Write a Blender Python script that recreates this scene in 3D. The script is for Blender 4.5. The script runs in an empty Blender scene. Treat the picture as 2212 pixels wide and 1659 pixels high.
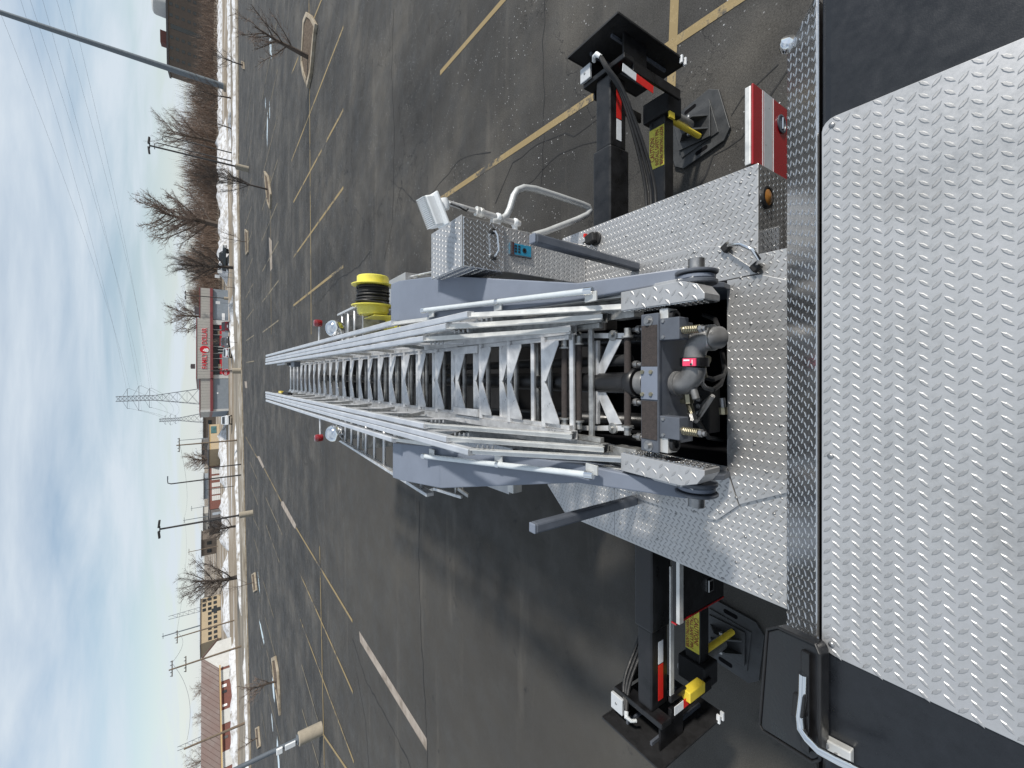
import bpy, bmesh, math, random
from mathutils import Vector, Matrix
V3 = Vector
random.seed(7)
scene = bpy.context.scene
col = scene.collection

# ------------------------------------------------------------------ camera
F_PX, PITCH, YAW, EYE = 900.0, math.radians(36.5), 0.0, 4.5
CY0 = 797.0            # height of the optical axis in the 1659 px frame
EYE_P = V3((0, 0, EYE))
_right = V3((math.cos(YAW), math.sin(YAW), 0))
_fwd = V3((-math.sin(YAW) * math.cos(PITCH), math.cos(YAW) * math.cos(PITCH), -math.sin(PITCH)))
_up = _right.cross(_fwd)
cam_d = bpy.data.cameras.new('camera')
cam = bpy.data.objects.new('camera', cam_d)
col.objects.link(cam)
m3 = Matrix((-_up, _right, -_fwd)).transposed()      # the phone was held on its side: image left is up
cam.matrix_world = Matrix.Translation(EYE_P) @ m3.to_4x4()
cam_d.sensor_fit = 'HORIZONTAL'
cam_d.sensor_width = 36.0
cam_d.lens = F_PX / 2212.0 * 36.0
cam_d.shift_y = -(829.5 - CY0) / 2212.0
cam_d.clip_start = 0.05
cam_d.clip_end = 6000
scene.camera = cam

# ------------------------------------------------------------------ sun and sky
SUN_EL, SUN_AZ = math.radians(37), math.radians(-14)      # azimuth measured from +X (right of truck) towards +Y
sun_dir = V3((math.cos(SUN_EL) * math.cos(SUN_AZ), math.cos(SUN_EL) * math.sin(SUN_AZ), math.sin(SUN_EL)))
sl = bpy.data.lights.new('sun', 'SUN')
sl.energy = 4.8
sl.angle = math.radians(4.5)
sl.color = (1.0, 0.95, 0.87)
so = bpy.data.objects.new('sun', sl)
so.rotation_euler = sun_dir.to_track_quat('Z', 'Y').to_euler()
so.location = (20, -10, 30)
col.objects.link(so)

world = bpy.data.worlds.new('World')
scene.world = world
world.use_nodes = True
nt = world.node_tree
nt.nodes.clear()
def wn(t, **kw):
    n = nt.nodes.new(t)
    for k, v in kw.items():
        setattr(n, k, v)
    return n
w_out = wn('ShaderNodeOutputWorld')
w_bg = wn('ShaderNodeBackground')
w_bg.inputs['Strength'].default_value = 0.109
sky = wn('ShaderNodeTexSky', sky_type='NISHITA', sun_disc=False, sun_elevation=SUN_EL,
         sun_rotation=math.atan2(sun_dir.x, sun_dir.y), altitude=200, air_density=1.0, dust_density=0.3, ozone_density=1.2)
tc = wn('ShaderNodeTexCoord')
sep = wn('ShaderNodeSeparateXYZ')
nt.links.new(tc.outputs['Generated'], sep.inputs[0])
mz = wn('ShaderNodeMath', operation='MAXIMUM'); mz.inputs[1].default_value = 0.0
nt.links.new(sep.outputs['Z'], mz.inputs[0])
ma = wn('ShaderNodeMath', operation='ADD'); ma.inputs[1].default_value = 0.13
nt.links.new(mz.outputs[0], ma.inputs[0])
dv = wn('ShaderNodeVectorMath', operation='SCALE')
inv = wn('ShaderNodeMath', operation='DIVIDE'); inv.inputs[0].default_value = 1.0
nt.links.new(ma.outputs[0], inv.inputs[1])
nt.links.new(tc.outputs['Generated'], dv.inputs[0])
nt.links.new(inv.outputs[0], dv.inputs['Scale'])
mp = wn('ShaderNodeMapping')
mp.inputs['Rotation'].default_value = (0, 0, 0.5)
mp.inputs['Location'].default_value = (3.1, 1.7, 0)
mp.inputs['Scale'].default_value = (0.55, 1.0, 0.0)
nt.links.new(dv.outputs[0], mp.inputs[0])
cn = wn('ShaderNodeTexNoise')
cn.inputs['Scale'].default_value = 1.15
cn.inputs['Detail'].default_value = 9
cn.inputs['Roughness'].default_value = 0.55
cn.inputs['Distortion'].default_value = 0.35
nt.links.new(mp.outputs[0], cn.inputs['Vector'])
cr = wn('ShaderNodeValToRGB')
cr.color_ramp.elements[0].position = 0.36
cr.color_ramp.elements[0].color = (0.24, 0.24, 0.24, 1)
cr.color_ramp.elements[1].position = 0.62
cr.color_ramp.elements[1].color = (0.93, 0.93, 0.93, 1)
nt.links.new(cn.outputs['Fac'], cr.inputs[0])
cm = wn('ShaderNodeMix', data_type='RGBA')
cm.inputs[7].default_value = (6.4, 7.15, 7.9, 1)
hz_ = wn('ShaderNodeMapRange'); hz_.inputs[1].default_value = 0.0; hz_.inputs[2].default_value = 0.16; hz_.inputs[3].default_value = 0.72; hz_.inputs[4].default_value = 0.0
nt.links.new(mz.outputs[0], hz_.inputs[0])
mxf = wn('ShaderNodeMath', operation='MAXIMUM')
nt.links.new(cr.outputs[0], mxf.inputs[0]); nt.links.new(hz_.outputs[0], mxf.inputs[1])
nt.links.new(mxf.outputs[0], cm.inputs[0])
nt.links.new(sky.outputs[0], cm.inputs[6])
nt.links.new(cm.outputs[2], w_bg.inputs['Color'])
nt.links.new(w_bg.outputs[0], w_out.inputs['Surface'])

scene.view_settings.view_transform = 'Standard'
scene.view_settings.look = 'None'
scene.view_settings.exposure = 0.0
scene.view_settings.gamma = 1.0
scene.render.engine = 'CYCLES'
scene.cycles.max_bounces = 6
scene.cycles.glossy_bounces = 4
scene.cycles.transparent_max_bounces = 8

# ------------------------------------------------------------------ pixels to places (photo px on a 2212 x 1659 view)
def ray(x, y):
    return (_fwd * F_PX + _right * (CY0 - y) + _up * (1106.0 - x)).normalized()
def gp(x, y, z=0.0):
    d = ray(x, y)
    t = (z - EYE) / d.z
    return EYE_P + d * t
def at_y(x, y, Y):
    d = ray(x, y)
    return EYE_P + d * (Y / d.y)
def px_at(p):
    q = V3(p) - EYE_P
    z = q.dot(_fwd)
    return (1106 - q.dot(_up) / z * F_PX, CY0 - q.dot(_right) / z * F_PX)

# truck frame: X right, Y towards the tail, Z up; the truck stands slightly nose-up
TAU = math.radians(1.9)
T_ey = V3((0, math.cos(TAU), -math.sin(TAU)))
T_ez = V3((0, math.sin(TAU), math.cos(TAU)))
T_o = EYE_P - T_ez * EYE
TM = Matrix(((1, 0, 0), T_ey, T_ez)).transposed().to_4x4()
TM.translation = T_o
TMI = TM.inverted()
TR = TMI.to_3x3()
def tray(x, y):
    return TR @ ray(x, y)
def th(x, y, h):
    """truck point on the level h metres below the eye"""
    d = tray(x, y)
    return V3((0, 0, EYE)) + d * (-h / d.z)
def tY(x, y, Y):
    d = tray(x, y)
    return V3((0, 0, EYE)) + d * (Y / d.y)
def tX(x, y, X):
    d = tray(x, y)
    return V3((0, 0, EYE)) + d * (X / d.x)
def tground(x, y):
    return TMI @ gp(x, y)

# ------------------------------------------------------------------ mesh builder
class MB:
    def __init__(self):
        self.v, self.f = [], []
    def add(self, vs, fs):
        o = len(self.v)
        self.v += [V3(p) for p in vs]
        self.f += [tuple(i + o for i in q) for q in fs]
        return self
    def box(self, c, s, R=None):
        c = V3(c); hx, hy, hz = s[0] / 2, s[1] / 2, s[2] / 2
        pts = [V3((x, y, z)) for z in (-hz, hz) for y in (-hy, hy) for x in (-hx, hx)]
        if R is not None:
            pts = [R @ p for p in pts]
        return self.add([c + p for p in pts], [(0, 2, 3, 1), (4, 5, 7, 6), (0, 1, 5, 4), (2, 6, 7, 3), (0, 4, 6, 2), (1, 3, 7, 5)])
    def span(self, x0, x1, y0, y1, z0, z1):
        return self.box(((x0 + x1) / 2, (y0 + y1) / 2, (z0 + z1) / 2), (abs(x1 - x0), abs(y1 - y0), abs(z1 - z0)))
    def bar(self, p0, p1, w, h, up=(0, 0, 1)):
        p0, p1 = V3(p0), V3(p1)
        d = p1 - p0; L = d.length; d.normalize()
        s = d.cross(V3(up))
        if s.length < 1e-4:
            s = d.cross(V3((1, 0, 0)))
        s.normalize(); u = s.cross(d)
        R = Matrix((s, d, u)).transposed()
        return self.box((p0 + p1) / 2, (w, L, h), R)
    def tube(self, path, r, n=8, caps=True):
        path = [V3(p) for p in path]
        if not hasattr(r, '__len__'):
            r = [r] * len(path)
        o = len(self.v)
        u = None
        for i, p in enumerate(path):
            a = path[max(i - 1, 0)]; b = path[min(i + 1, len(path) - 1)]
            t = (b - a).normalized()
            if u is None:
                u = t.orthogonal().normalized()
            else:
                u = (u - t * u.dot(t))
                u = u.normalized() if u.length > 1e-6 else t.orthogonal().normalized()
            w = t.cross(u)
            for k in range(n):
                an = 2 * math.pi * k / n
                self.v.append(p + (u * math.cos(an) + w * math.sin(an)) * r[i])
        for i in range(len(path) - 1):
            for k in range(n):
                k2 = (k + 1) % n
                self.f.append((o + i * n + k, o + i * n + k2, o + (i + 1) * n + k2, o + (i + 1) * n + k))
        if caps:
            self.f.append(tuple(o + k for k in reversed(range(n))))
            self.f.append(tuple(o + (len(path) - 1) * n + k for k in range(n)))
        return self
    def prism(self, poly, off):
        poly = [V3(p) for p in poly]; off = V3(off); n = len(poly)
        nrm = V3((0, 0, 0))
        for i in range(n):
            nrm += poly[i].cross(poly[(i + 1) % n])
        if nrm.dot(off) < 0:
            poly = poly[::-1]
        fs = [tuple(reversed(range(n))), tuple(range(n, 2 * n))]
        fs += [(i, (i + 1) % n, n + (i + 1) % n, n + i) for i in range(n)]
        return self.add(poly + [p + off for p in poly], fs)
    def lathe(self, o, axis, prof, n=20):
        o = V3(o); a = V3(axis).normalized(); u = a.orthogonal().normalized(); w = a.cross(u)
        b = len(self.v)
        for r, t in prof:
            for k in range(n):
                an = 2 * math.pi * k / n
                self.v.append(o + a * t + (u * math.cos(an) + w * math.sin(an)) * r)
        for i in range(len(prof) - 1):
            for k in range(n):
                k2 = (k + 1) % n
                self.f.append((b + i * n + k, b + i * n + k2, b + (i + 1) * n + k2, b + (i + 1) * n + k))
        if prof[0][0] > 1e-5: self.f.append(tuple(b + k for k in reversed(range(n))))
        if prof[-1][0] > 1e-5: self.f.append(tuple(b + (len(prof) - 1) * n + k for k in range(n)))
        return self
    def sheet(self, poly):
        return self.add(poly, [tuple(range(len(poly)))])
    def mesh(self, name):
        me = bpy.data.meshes.new(name)
        me.from_pydata([tuple(p) for p in self.v], [], self.f)
        me.validate()
        return me
    def build(self, name, mat, parent=None, smooth=False, bevel=0.0, loc=None, seg=2):
        if loc is not None:
            loc = V3(loc)
            self.v = [p - loc for p in self.v]
        me = self.mesh(name)
        if mat: me.materials.append(mat)
        if smooth:
            me.shade_smooth()
            me.set_sharp_from_angle(angle=math.radians(38))
        o = bpy.data.objects.new(name, me)
        col.objects.link(o)
        if loc is not None: o.location = loc
        if parent: o.parent = parent
        if bevel:
            b = o.modifiers.new('bevel', 'BEVEL')
            b.width = bevel; b.segments = seg; b.limit_method = 'ANGLE'; b.angle_limit = math.radians(40)
        return o

def tag(o, label=None, cat=None, group=None, kind=None):
    for k, v in (('label', label), ('category', cat), ('group', group), ('kind', kind)):
        if v: o[k] = v
    return o
def empty(name, loc=(0, 0, 0), rz=0.0):
    o = bpy.data.objects.new(name, None)
    o.empty_display_size = 0.2
    o.location = loc; o.rotation_euler = (0, 0, rz)
    col.objects.link(o)
    return o
def link_copy(o, parent=None, loc=None, rz=None, scale=None):
    c = o.copy()
    col.objects.link(c)
    if parent: c.parent = parent
    if loc is not None: c.location = loc
    if rz is not None: c.rotation_euler = (0, 0, rz)
    if scale is not None: c.scale = (scale,) * 3 if not hasattr(scale, '__len__') else scale
    return c
def copy_tree(o, parent=None):
    c = o.copy()
    col.objects.link(c)
    c.parent = parent
    for ch in o.children:
        copy_tree(ch, c)
    return c
def text_mesh(txt, size, depth=0.0, bold=0.0, spacing=1.0):
    cu = bpy.data.curves.new('t', 'FONT')
    cu.body = txt; cu.size = size; cu.extrude = depth; cu.offset = bold
    cu.align_x = 'CENTER'; cu.align_y = 'CENTER'; cu.space_character = spacing
    cu.resolution_u = 3
    o = bpy.data.objects.new('t', cu)
    col.objects.link(o)
    dg = bpy.context.evaluated_depsgraph_get()
    me = bpy.data.meshes.new_from_object(o.evaluated_get(dg))
    bpy.data.objects.remove(o); bpy.data.curves.remove(cu)
    return me
def text_obj(name, txt, size, mat, parent, origin, ex, ey, depth=0.0, bold=0.0, width=None, sx=1.0):
    """flat lettering: ex = reading direction, ey = up direction of the letters"""
    me = text_mesh(txt, size, depth, bold)
    w = max(v.co.x for v in me.vertices) - min(v.co.x for v in me.vertices)
    k = sx if width is None else width / w
    ex = V3(ex).normalized(); ey = V3(ey).normalized(); ez = ex.cross(ey)
    for v in me.vertices:
        v.co = V3(origin) + ex * v.co.x * k + ey * v.co.y + ez * v.co.z
    me.materials.clear(); me.materials.append(mat)
    o = bpy.data.objects.new(name, me)
    col.objects.link(o)
    if parent: o.parent = parent
    return o

# ------------------------------------------------------------------ materials
def new_mat(name):
    m = bpy.data.materials.new(name)
    m.use_nodes = True
    t = m.node_tree
    b = t.nodes['Principled BSDF']
    return m, t, b
def N(t, typ, ins=None, **kw):
    n = t.nodes.new(typ)
    for k, v in kw.items(): setattr(n, k, v)
    for k, v in (ins or {}).items(): n.inputs[k].default_value = v
    return n
def ramp(t, src, stops):
    r = t.nodes.new('ShaderNodeValToRGB')
    e = r.color_ramp.elements
    e[0].position, e[0].color = stops[0][0], (*stops[0][1], 1)
    e[1].position, e[1].color = stops[-1][0], (*stops[-1][1], 1)
    for p, c in stops[1:-1]:
        q = e.new(p); q.color = (*c, 1)
    t.links.new(src, r.inputs[0])
    return r.outputs[0]
def g3(v): return (v, v, v)
def mat(name, c, rough=0.5, metal=0.0, var=0.12, scale=8.0, bump=0.0, bscale=60.0, coat=0.0, rvar=0.1, spec=0.5, detail=5):
    m, t, b = new_mat(name)
    tcn = N(t, 'ShaderNodeTexCoord')
    nz = N(t, 'ShaderNodeTexNoise', {'Scale': scale, 'Detail': detail, 'Roughness': 0.6})
    t.links.new(tcn.outputs['Object'], nz.inputs['Vector'])
    lo = tuple(max(0, x * (1 - var)) for x in c); hi = tuple(min(1, x * (1 + var)) for x in c)
    t.links.new(ramp(t, nz.outputs['Fac'], [(0.3, lo), (0.7, hi)]), b.inputs['Base Color'])
    t.links.new(ramp(t, nz.outputs['Fac'], [(0.3, g3(max(0.02, rough - rvar))), (0.7, g3(min(1, rough + rvar)))]), b.inputs['Roughness'])
    b.inputs['Metallic'].default_value = metal
    b.inputs['Specular IOR Level'].default_value = spec
    if coat:
        b.inputs['Coat Weight'].default_value = coat
        b.inputs['Coat Roughness'].default_value = 0.12
    if bump:
        bn = N(t, 'ShaderNodeTexNoise', {'Scale': bscale, 'Detail': 6})
        t.links.new(tcn.outputs['Object'], bn.inputs['Vector'])
        bp = N(t, 'ShaderNodeBump', {'Strength': bump, 'Distance': 0.01})
        t.links.new(bn.outputs['Fac'], bp.inputs['Height'])
        t.links.new(bp.outputs[0], b.inputs['Normal'])
    return m
def mat_tread(name, base, rough, smear):
    """bright aluminium tread plate: brushed, smudged, slightly dusty"""
    m, t, b = new_mat(name)
    tcn = N(t, 'ShaderNodeTexCoord')
    n1 = N(t, 'ShaderNodeTexNoise', {'Scale': 3.0, 'Detail': 8, 'Roughness': 0.65})
    n2 = N(t, 'ShaderNodeTexNoise', {'Scale': 45.0, 'Detail': 6, 'Roughness': 0.7})
    t.links.new(tcn.outputs['Object'], n1.inputs['Vector'])
    t.links.new(tcn.outputs['Object'], n2.inputs['Vector'])
    mx = N(t, 'ShaderNodeMath', operation='MULTIPLY')
    ad = N(t, 'ShaderNodeMath', operation='ADD')
    t.links.new(n1.outputs['Fac'], ad.inputs[0]); t.links.new(n2.outputs['Fac'], ad.inputs[1])
    t.links.new(ad.outputs[0], mx.inputs[0]); mx.inputs[1].default_value = 0.5
    clean = ramp(t, mx.outputs[0], [(0.32, g3(base * 0.80)), (0.5, g3(base)), (0.66, tuple(base * k for k in (1.06, 1.06, 1.08)))])
    n3 = N(t, 'ShaderNodeTexNoise', {'Scale': 1.7, 'Detail': 10, 'Roughness': 0.72, 'Distortion': 0.6})
    t.links.new(tcn.outputs['Object'], n3.inputs['Vector'])
    dirt = N(t, 'ShaderNodeMix', data_type='RGBA')
    t.links.new(ramp(t, n3.outputs['Fac'], [(0.50, g3(0)), (0.78, g3(0.30))]), dirt.inputs[0])
    t.links.new(clean, dirt.inputs[6]); dirt.inputs[7].default_value = (0.26, 0.235, 0.20, 1)
    t.links.new(dirt.outputs[2], b.inputs['Base Color'])
    t.links.new(ramp(t, mx.outputs[0], [(0.3, g3(rough - smear)), (0.7, g3(rough + smear))]), b.inputs['Roughness'])
    b.inputs['Metallic'].default_value = 0.9 if rough < .25 else 0.62
    bp = N(t, 'ShaderNodeBump', {'Strength': 0.08, 'Distance': 0.003})
    t.links.new(n2.outputs['Fac'], bp.inputs['Height'])
    t.links.new(bp.outputs[0], b.inputs['Normal'])
    return m
M = {}
M['tread'] = mat_tread('tread_plate_satin', 0.50, 0.34, 0.07)
M['lug'] = mat_tread('tread_lug_dark_reflection', 0.40, 0.44, 0.06)  # same aluminium; dark reflections on the lugs put into the base colour
M['rail_grey'] = mat('clear_coated_handrail', (0.50, 0.51, 0.51), 0.45, 0.35, 0.06, 10)
M['tread_polish'] = mat_tread('tread_plate_polished', 0.62, 0.16, 0.05)
M['alu'] = mat('ladder_aluminium', (0.66, 0.66, 0.66), 0.38, 0.65, 0.22, 9, 0.15, 60, detail=9, rvar=.14)
M['alu_rail'] = mat('pale_rail_aluminium', (0.70, 0.71, 0.73), 0.40, 0.7, 0.07, 6, 0.06, 60, detail=8)
M['alu_dirty_shade'] = mat('greasy_shaded_aluminium', (0.36, 0.36, 0.35), 0.42, 0.8, 0.35, 18, 0.10, 90)  # grease tone; also carries painted shade on the lower ladder sections
M['alu_white'] = mat('milled_aluminium', (0.66, 0.66, 0.64), 0.45, 0.6, 0.12, 12)
M['chrome'] = mat('chrome', (0.8, 0.81, 0.82), 0.08, 1.0, 0.03, 5, rvar=0.03)
M['roof_black'] = mat('black_roof_paint', (0.009, 0.0105, 0.0135), 0.30, 0.0, 0.2, 30, 0.05, 260, coat=0.15, rvar=0.05)
M['black'] = mat('black_paint', (0.008, 0.008, 0.009), 0.36, 0.0, 0.75, 7, 0.10, 60, rvar=0.14, detail=10)
M['black_matt'] = mat('matt_black', (0.007, 0.007, 0.008), 0.7, 0.0, 0.4, 9, 0.2, 40)
M['rubber'] = mat('black_rubber', (0.012, 0.012, 0.013), 0.55, 0.0, 0.3, 20, 0.1, 120)
M['hollow'] = mat('hole_shade_black', (0.004, 0.004, 0.005), 0.9, 0.0, 0.3, 20, spec=0.1)  # near-black puts the shade of holes and the well into the colour
M['grey'] = mat('grey_steel_paint', (0.160, 0.182, 0.228), 0.38, 0.0, 0.10, 3, 0.03, 60, coat=0.1, rvar=0.06)
M['grey_dark'] = mat('dark_grey_paint', (0.085, 0.095, 0.115), 0.38, 0.0, 0.15, 9, 0.04, 60)
M['red'] = mat('red_truck_paint', (0.30, 0.006, 0.010), 0.22, 0.0, 0.06, 5, coat=0.6, rvar=0.05)
M['red_lens'] = mat('red_lens', (0.20, 0.006, 0.010), 0.15, 0.0, 0.15, 30, coat=0.6)
M['red_tape'] = mat('red_reflective_tape', (0.62, 0.02, 0.015), 0.4, 0.0, 0.08, 30)
M['white_tape'] = mat('white_reflective_tape', (0.72, 0.74, 0.76), 0.4, 0.0, 0.06, 30)
M['stripe'] = mat('silver_stripe', (0.52, 0.54, 0.56), 0.35, 0.2, 0.05, 30)
M['yellow'] = mat('yellow_paint', (0.68, 0.52, 0.05), 0.38, 0.0, 0.08, 9, coat=0.2)
M['reel_yellow'] = mat('pale_yellow_paint', (0.74, 0.66, 0.10), 0.35, 0.0, 0.10, 9, coat=0.2)
M['decal_yellow'] = mat('caution_yellow', (0.66, 0.60, 0.07), 0.5, 0.0, 0.15, 25)
M['decal_red'] = mat('caution_lettering', (0.26, 0.03, 0.02), 0.6, 0.0, 0.2, 25)
M['grip'] = mat('brown_grit_grip', (0.042, 0.034, 0.032), 0.9, 0.0, 0.35, 60, 0.5, 300)
M['cast'] = mat('cast_grey_pipe', (0.20, 0.20, 0.20), 0.42, 0.5, 0.25, 14, 0.08, 60)
M['pink'] = mat('pink_tag', (0.75, 0.06, 0.14), 0.35, 0.0, 0.1, 20)
M['brass'] = mat('tarnished_brass', (0.34, 0.31, 0.22), 0.38, 0.9, 0.25, 40)
M['lamp_white'] = mat('white_lamp_housing', (0.80, 0.82, 0.83), 0.35, 0.0, 0.04, 9)
M['glass_tube'] = mat('clear_lamp_tube', (0.62, 0.66, 0.68), 0.12, 0.25, 0.06, 20, coat=0.5)
M['amber'] = mat('amber_lens', (0.45, 0.20, 0.05), 0.12, 0.3, 0.25, 20, coat=0.6)
M['blue'] = mat('blue_keypad', (0.02, 0.22, 0.36), 0.4, 0.0, 0.1, 20)
M['steel'] = mat('worn_steel', (0.33, 0.33, 0.33), 0.38, 0.85, 0.25, 25)
M['steel_pad'] = mat('dull_steel_pad', (0.05, 0.052, 0.054), 0.5, 0.4, 0.3, 7, 0.1, 40)
# ================================================================== FIRE TRUCK
truck = empty('fire_truck')
truck.matrix_world = TM
tag(truck, 'aerial ladder fire truck seen from its cab roof, aluminium ladder bedded along the deck', 'fire truck')
Z = V3((0, 0, 1))

def inpoly(p, poly):
    x, y = p; c = False; n = len(poly); j = n - 1
    for i in range(n):
        xi, yi = poly[i]; xj, yj = poly[j]
        if (yi > y) != (yj > y) and x < (xj - xi) * (y - yi) / (yj - yi) + xi:
            c = not c
        j = i
    return c
def edge_dist(p, poly):
    best = 9
    for i in range(len(poly)):
        a = poly[i]; b = poly[(i + 1) % len(poly)]
        dx, dy = b[0] - a[0], b[1] - a[1]
        t = max(0, min(1, ((p[0] - a[0]) * dx + (p[1] - a[1]) * dy) / max(1e-9, dx * dx + dy * dy)))
        best = min(best, math.hypot(p[0] - a[0] - dx * t, p[1] - a[1] - dy * t))
    return best
def lugs(poly3, es, nrm, ps=0.036, pt=0.0255, L=0.031, W=0.0105, H=0.0023, margin=0.008):
    """raised diamond lugs over a flat polygon: alternate columns lean left and right"""
    es = V3(es).normalized(); nrm = V3(nrm).normalized(); et = nrm.cross(es)
    o = poly3[0]
    q = [((p - o).dot(es), (p - o).dot(et)) for p in poly3]
    s0, s1 = min(p[0] for p in q), max(p[0] for p in q)
    t0, t1 = min(p[1] for p in q), max(p[1] for p in q)
    mb = MB()
    k = 0
    t = t0 + pt * 0.4
    while t < t1:
        s = s0 - ps + (k * 0.25 % 1) * ps
        ang = math.radians(46 if k % 2 else -40)
        ds, dt = math.cos(ang), math.sin(ang)
        while s < s1:
            if inpoly((s, t), q) and edge_dist((s, t), q) > margin:
                c = o + es * s + et * t
                d = es * ds + et * dt; e = nrm.cross(d)
                h2 = nrm * H
                lo_ = [c - d * L / 2, c - d * L * .18 - e * W / 2, c + d * L * .18 - e * W / 2, c + d * L / 2, c + d * L * .18 + e * W / 2, c - d * L * .18 + e * W / 2]
                hi_ = [c - d * L * .34 + h2, c - d * L * .16 - e * W * .24 + h2, c + d * L * .16 - e * W * .24 + h2, c + d * L * .34 + h2, c + d * L * .16 + e * W * .24 + h2, c - d * L * .16 + e * W * .24 + h2]
                mb.add([p - nrm * 0.0003 for p in lo_ + hi_], [(i, (i + 1) % 6, 6 + (i + 1) % 6, 6 + i) for i in range(6)] + [(6, 7, 8, 9, 10, 11)])
            s += ps
        t += pt; k += 1
    return mb
def tread(name, poly3, thick, parent=truck, m='tread', es=(1, 0, 0), nrm=(0, 0, 1), bevel=0.003, label=None, **kw):
    poly3 = [V3(p) for p in poly3]; nrm = V3(nrm).normalized()
    o = MB().prism(poly3, -nrm * thick).build(name, M[m], parent, bevel=bevel)
    lo = lugs(poly3, es, nrm, **kw)
    l = lo.build('tread_lugs', M['lug' if m == 'tread' else m], o)
    l['kind'] = 'stuff'
    if label: o['label'] = label
    return o
screw_me = MB().lathe((0, 0, 0), (0, 0, 1), [(0.0085, 0), (0.008, 0.0025), (0.004, 0.0045), (0, 0.005)], 10).mesh('screw')
screw_me.materials.append(M['steel']); screw_me.shade_smooth()
def screw(parent, p, s=1.0):
    o = bpy.data.objects.new('screw', screw_me)
    col.objects.link(o); o.parent = parent; o.location = p; o.scale = (s, s, s)
    return o

# ---- cab ---------------------------------------------------------------
HR = 1.55
ZR = EYE - HR
roof_y = th(1770, 800, HR).y
xl, xr = -1.34, 1.215
cab = MB().span(xl, xr, -2.2, roof_y, 0.7, ZR).build('cab_body', M['roof_black'], truck, bevel=0.03, seg=3)
cab['label'] = 'black cab with flat painted roof'
a, b = th(1775, 262, HR - .006), th(1775, 1405, HR - .006)
px0, px1 = b.x, a.x
def rounded(x0, x1, y0, y1, z, r=0.035):
    pts = []
    for cx, cy, a0 in ((x1 - r, y1 - r, 0), (x0 + r, y1 - r, 90), (x0 + r, y0 + r, 180), (x1 - r, y0 + r, 270)):
        for k in range(5):
            an = math.radians(a0 + k * 22.5)
            pts.append(V3((cx + r * math.cos(an), cy + r * math.sin(an), z)))
    return pts
rp = tread('roof_tread_plate', rounded(px0, px1, -1.0, a.y, ZR + 0.006), 0.0055, cab if False else truck, 'tread', bevel=0.0015, L=.034, W=.0105, ps=.0335, pt=.0242, H=.0021, label='large bright tread plate on the cab roof')
for x, y in ((1797, 270), (1796, 1392), (1794, 985)):
    screw(rp, th(x, y, HR - .007))
# slanted polished strip behind the roof edge
b0 = th(1697, 800, HR + .19)
b1 = th(1697, 110, HR + .19)
ty = roof_y + .012
xr2 = b1.x; xl2 = -xr2 - .14
sn = V3((0, .19, (b0.y - ty))).normalized()
xl_s = -1.27; xl2 = -1.06
strip = tread('slanted_rear_plate', [V3((xl_s + .01, ty, ZR - .01)), V3((xr - .01, ty, ZR - .01)), V3((xr2, b0.y, ZR - .20)), V3((xl2, b0.y, ZR - .20))][::-1],
              0.01, truck, 'tread_polish', es=(1, 0, 0), nrm=sn, label='polished tread plate strip sloping down behind the roof')
MB().prism([V3((xl + .02, ty, ZR - .03)), V3((xr - .02, ty, ZR - .03)), V3((xr2, b0.y - .02, ZR - .22)), V3((xl2, b0.y - .02, ZR - .22))], (0, 0, -1.5)).build('cab_rear_wall', M['black'], truck)
# chrome lamp at the rear corner of the cab
cl = th(1702, 97, HR + .2)
lamp = MB().lathe(cl, (0.4, -0.5, .7), [(0, -.03), (.022, -.02), (.03, 0), (.03, .012), (.026, .02), (0, .026)], 18).build('corner_lamp', M['chrome'], truck, True)
MB().tube([cl - V3((0, 0, .0)), cl + V3((-.05, -.02, -.05))], .012, 8).build('lamp_stem', M['chrome'], lamp, True)

# ---- folded mirror at the left rear of the roof ------------------------
mo = [(1657, 1360), (1680, 1355), (1762, 1393), (1771, 1412), (1771, 1641), (1756, 1647), (1649, 1580), (1641, 1565)]
def mir(x, y, lift=0.0):
    t = (x - 1641) / 130.0
    return th(x, y, 1.60 - .115 * t - lift)
mpoly = [mir(x, y) for x, y in mo]
mirror = MB().prism(mpoly, (0, -.01, -.05)).build('rear_view_mirror', M['black'], truck, True, bevel=0.012, seg=3)
mirror['label'] = 'black mirror housing on a chrome arm at the roof edge'
MB().tube([mir(x, y, .001) for x, y in mo + mo[:1]], .0045, 8).build('housing_rim', M['rubber'], mirror, True)
MB().prism([mir(x, y, .004) for x, y in ((1733, 1400), (1752, 1410), (1752, 1625), (1733, 1610))], (0, 0, .014)).build('housing_rib', M['black'], mirror, bevel=0.004)
MB().prism([mir(x, y, .02) for x, y in ((1718, 1491), (1745, 1495), (1740, 1548), (1714, 1541))], (0, 0, .022)).build('clamp', M['rubber'], mirror, bevel=0.006)
arm = [mir(1735, 1456, .035), mir(1734, 1500, .035), mir(1728, 1548, .035), mir(1730, 1575, .04)]
arm += [th(1745, 1597, 1.47), th(1770, 1622, 1.46), th(1810, 1643, 1.455), th(1870, 1672, 1.45)]
MB().tube(arm, .0125, 12).build('mirror_arm', M['chrome'], mirror, True)
br = [th(1773, 1592, HR - .03), th(1838, 1626, HR - .03), th(1838, 1668, HR - .03), th(1790, 1640, HR - .03)]
bk = MB().prism(br, (0, 0, -.028)).build('arm_bracket', M['alu_white'], mirror, bevel=0.004)
for x, y in ((1782, 1608), (1810, 1636)):
    MB().lathe(th(x, y, HR - .03), (0, 0, 1), [(.012, 0), (.01, .004), (0, .006)], 12).build('bolt', M['steel'], mirror, True)

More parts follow.
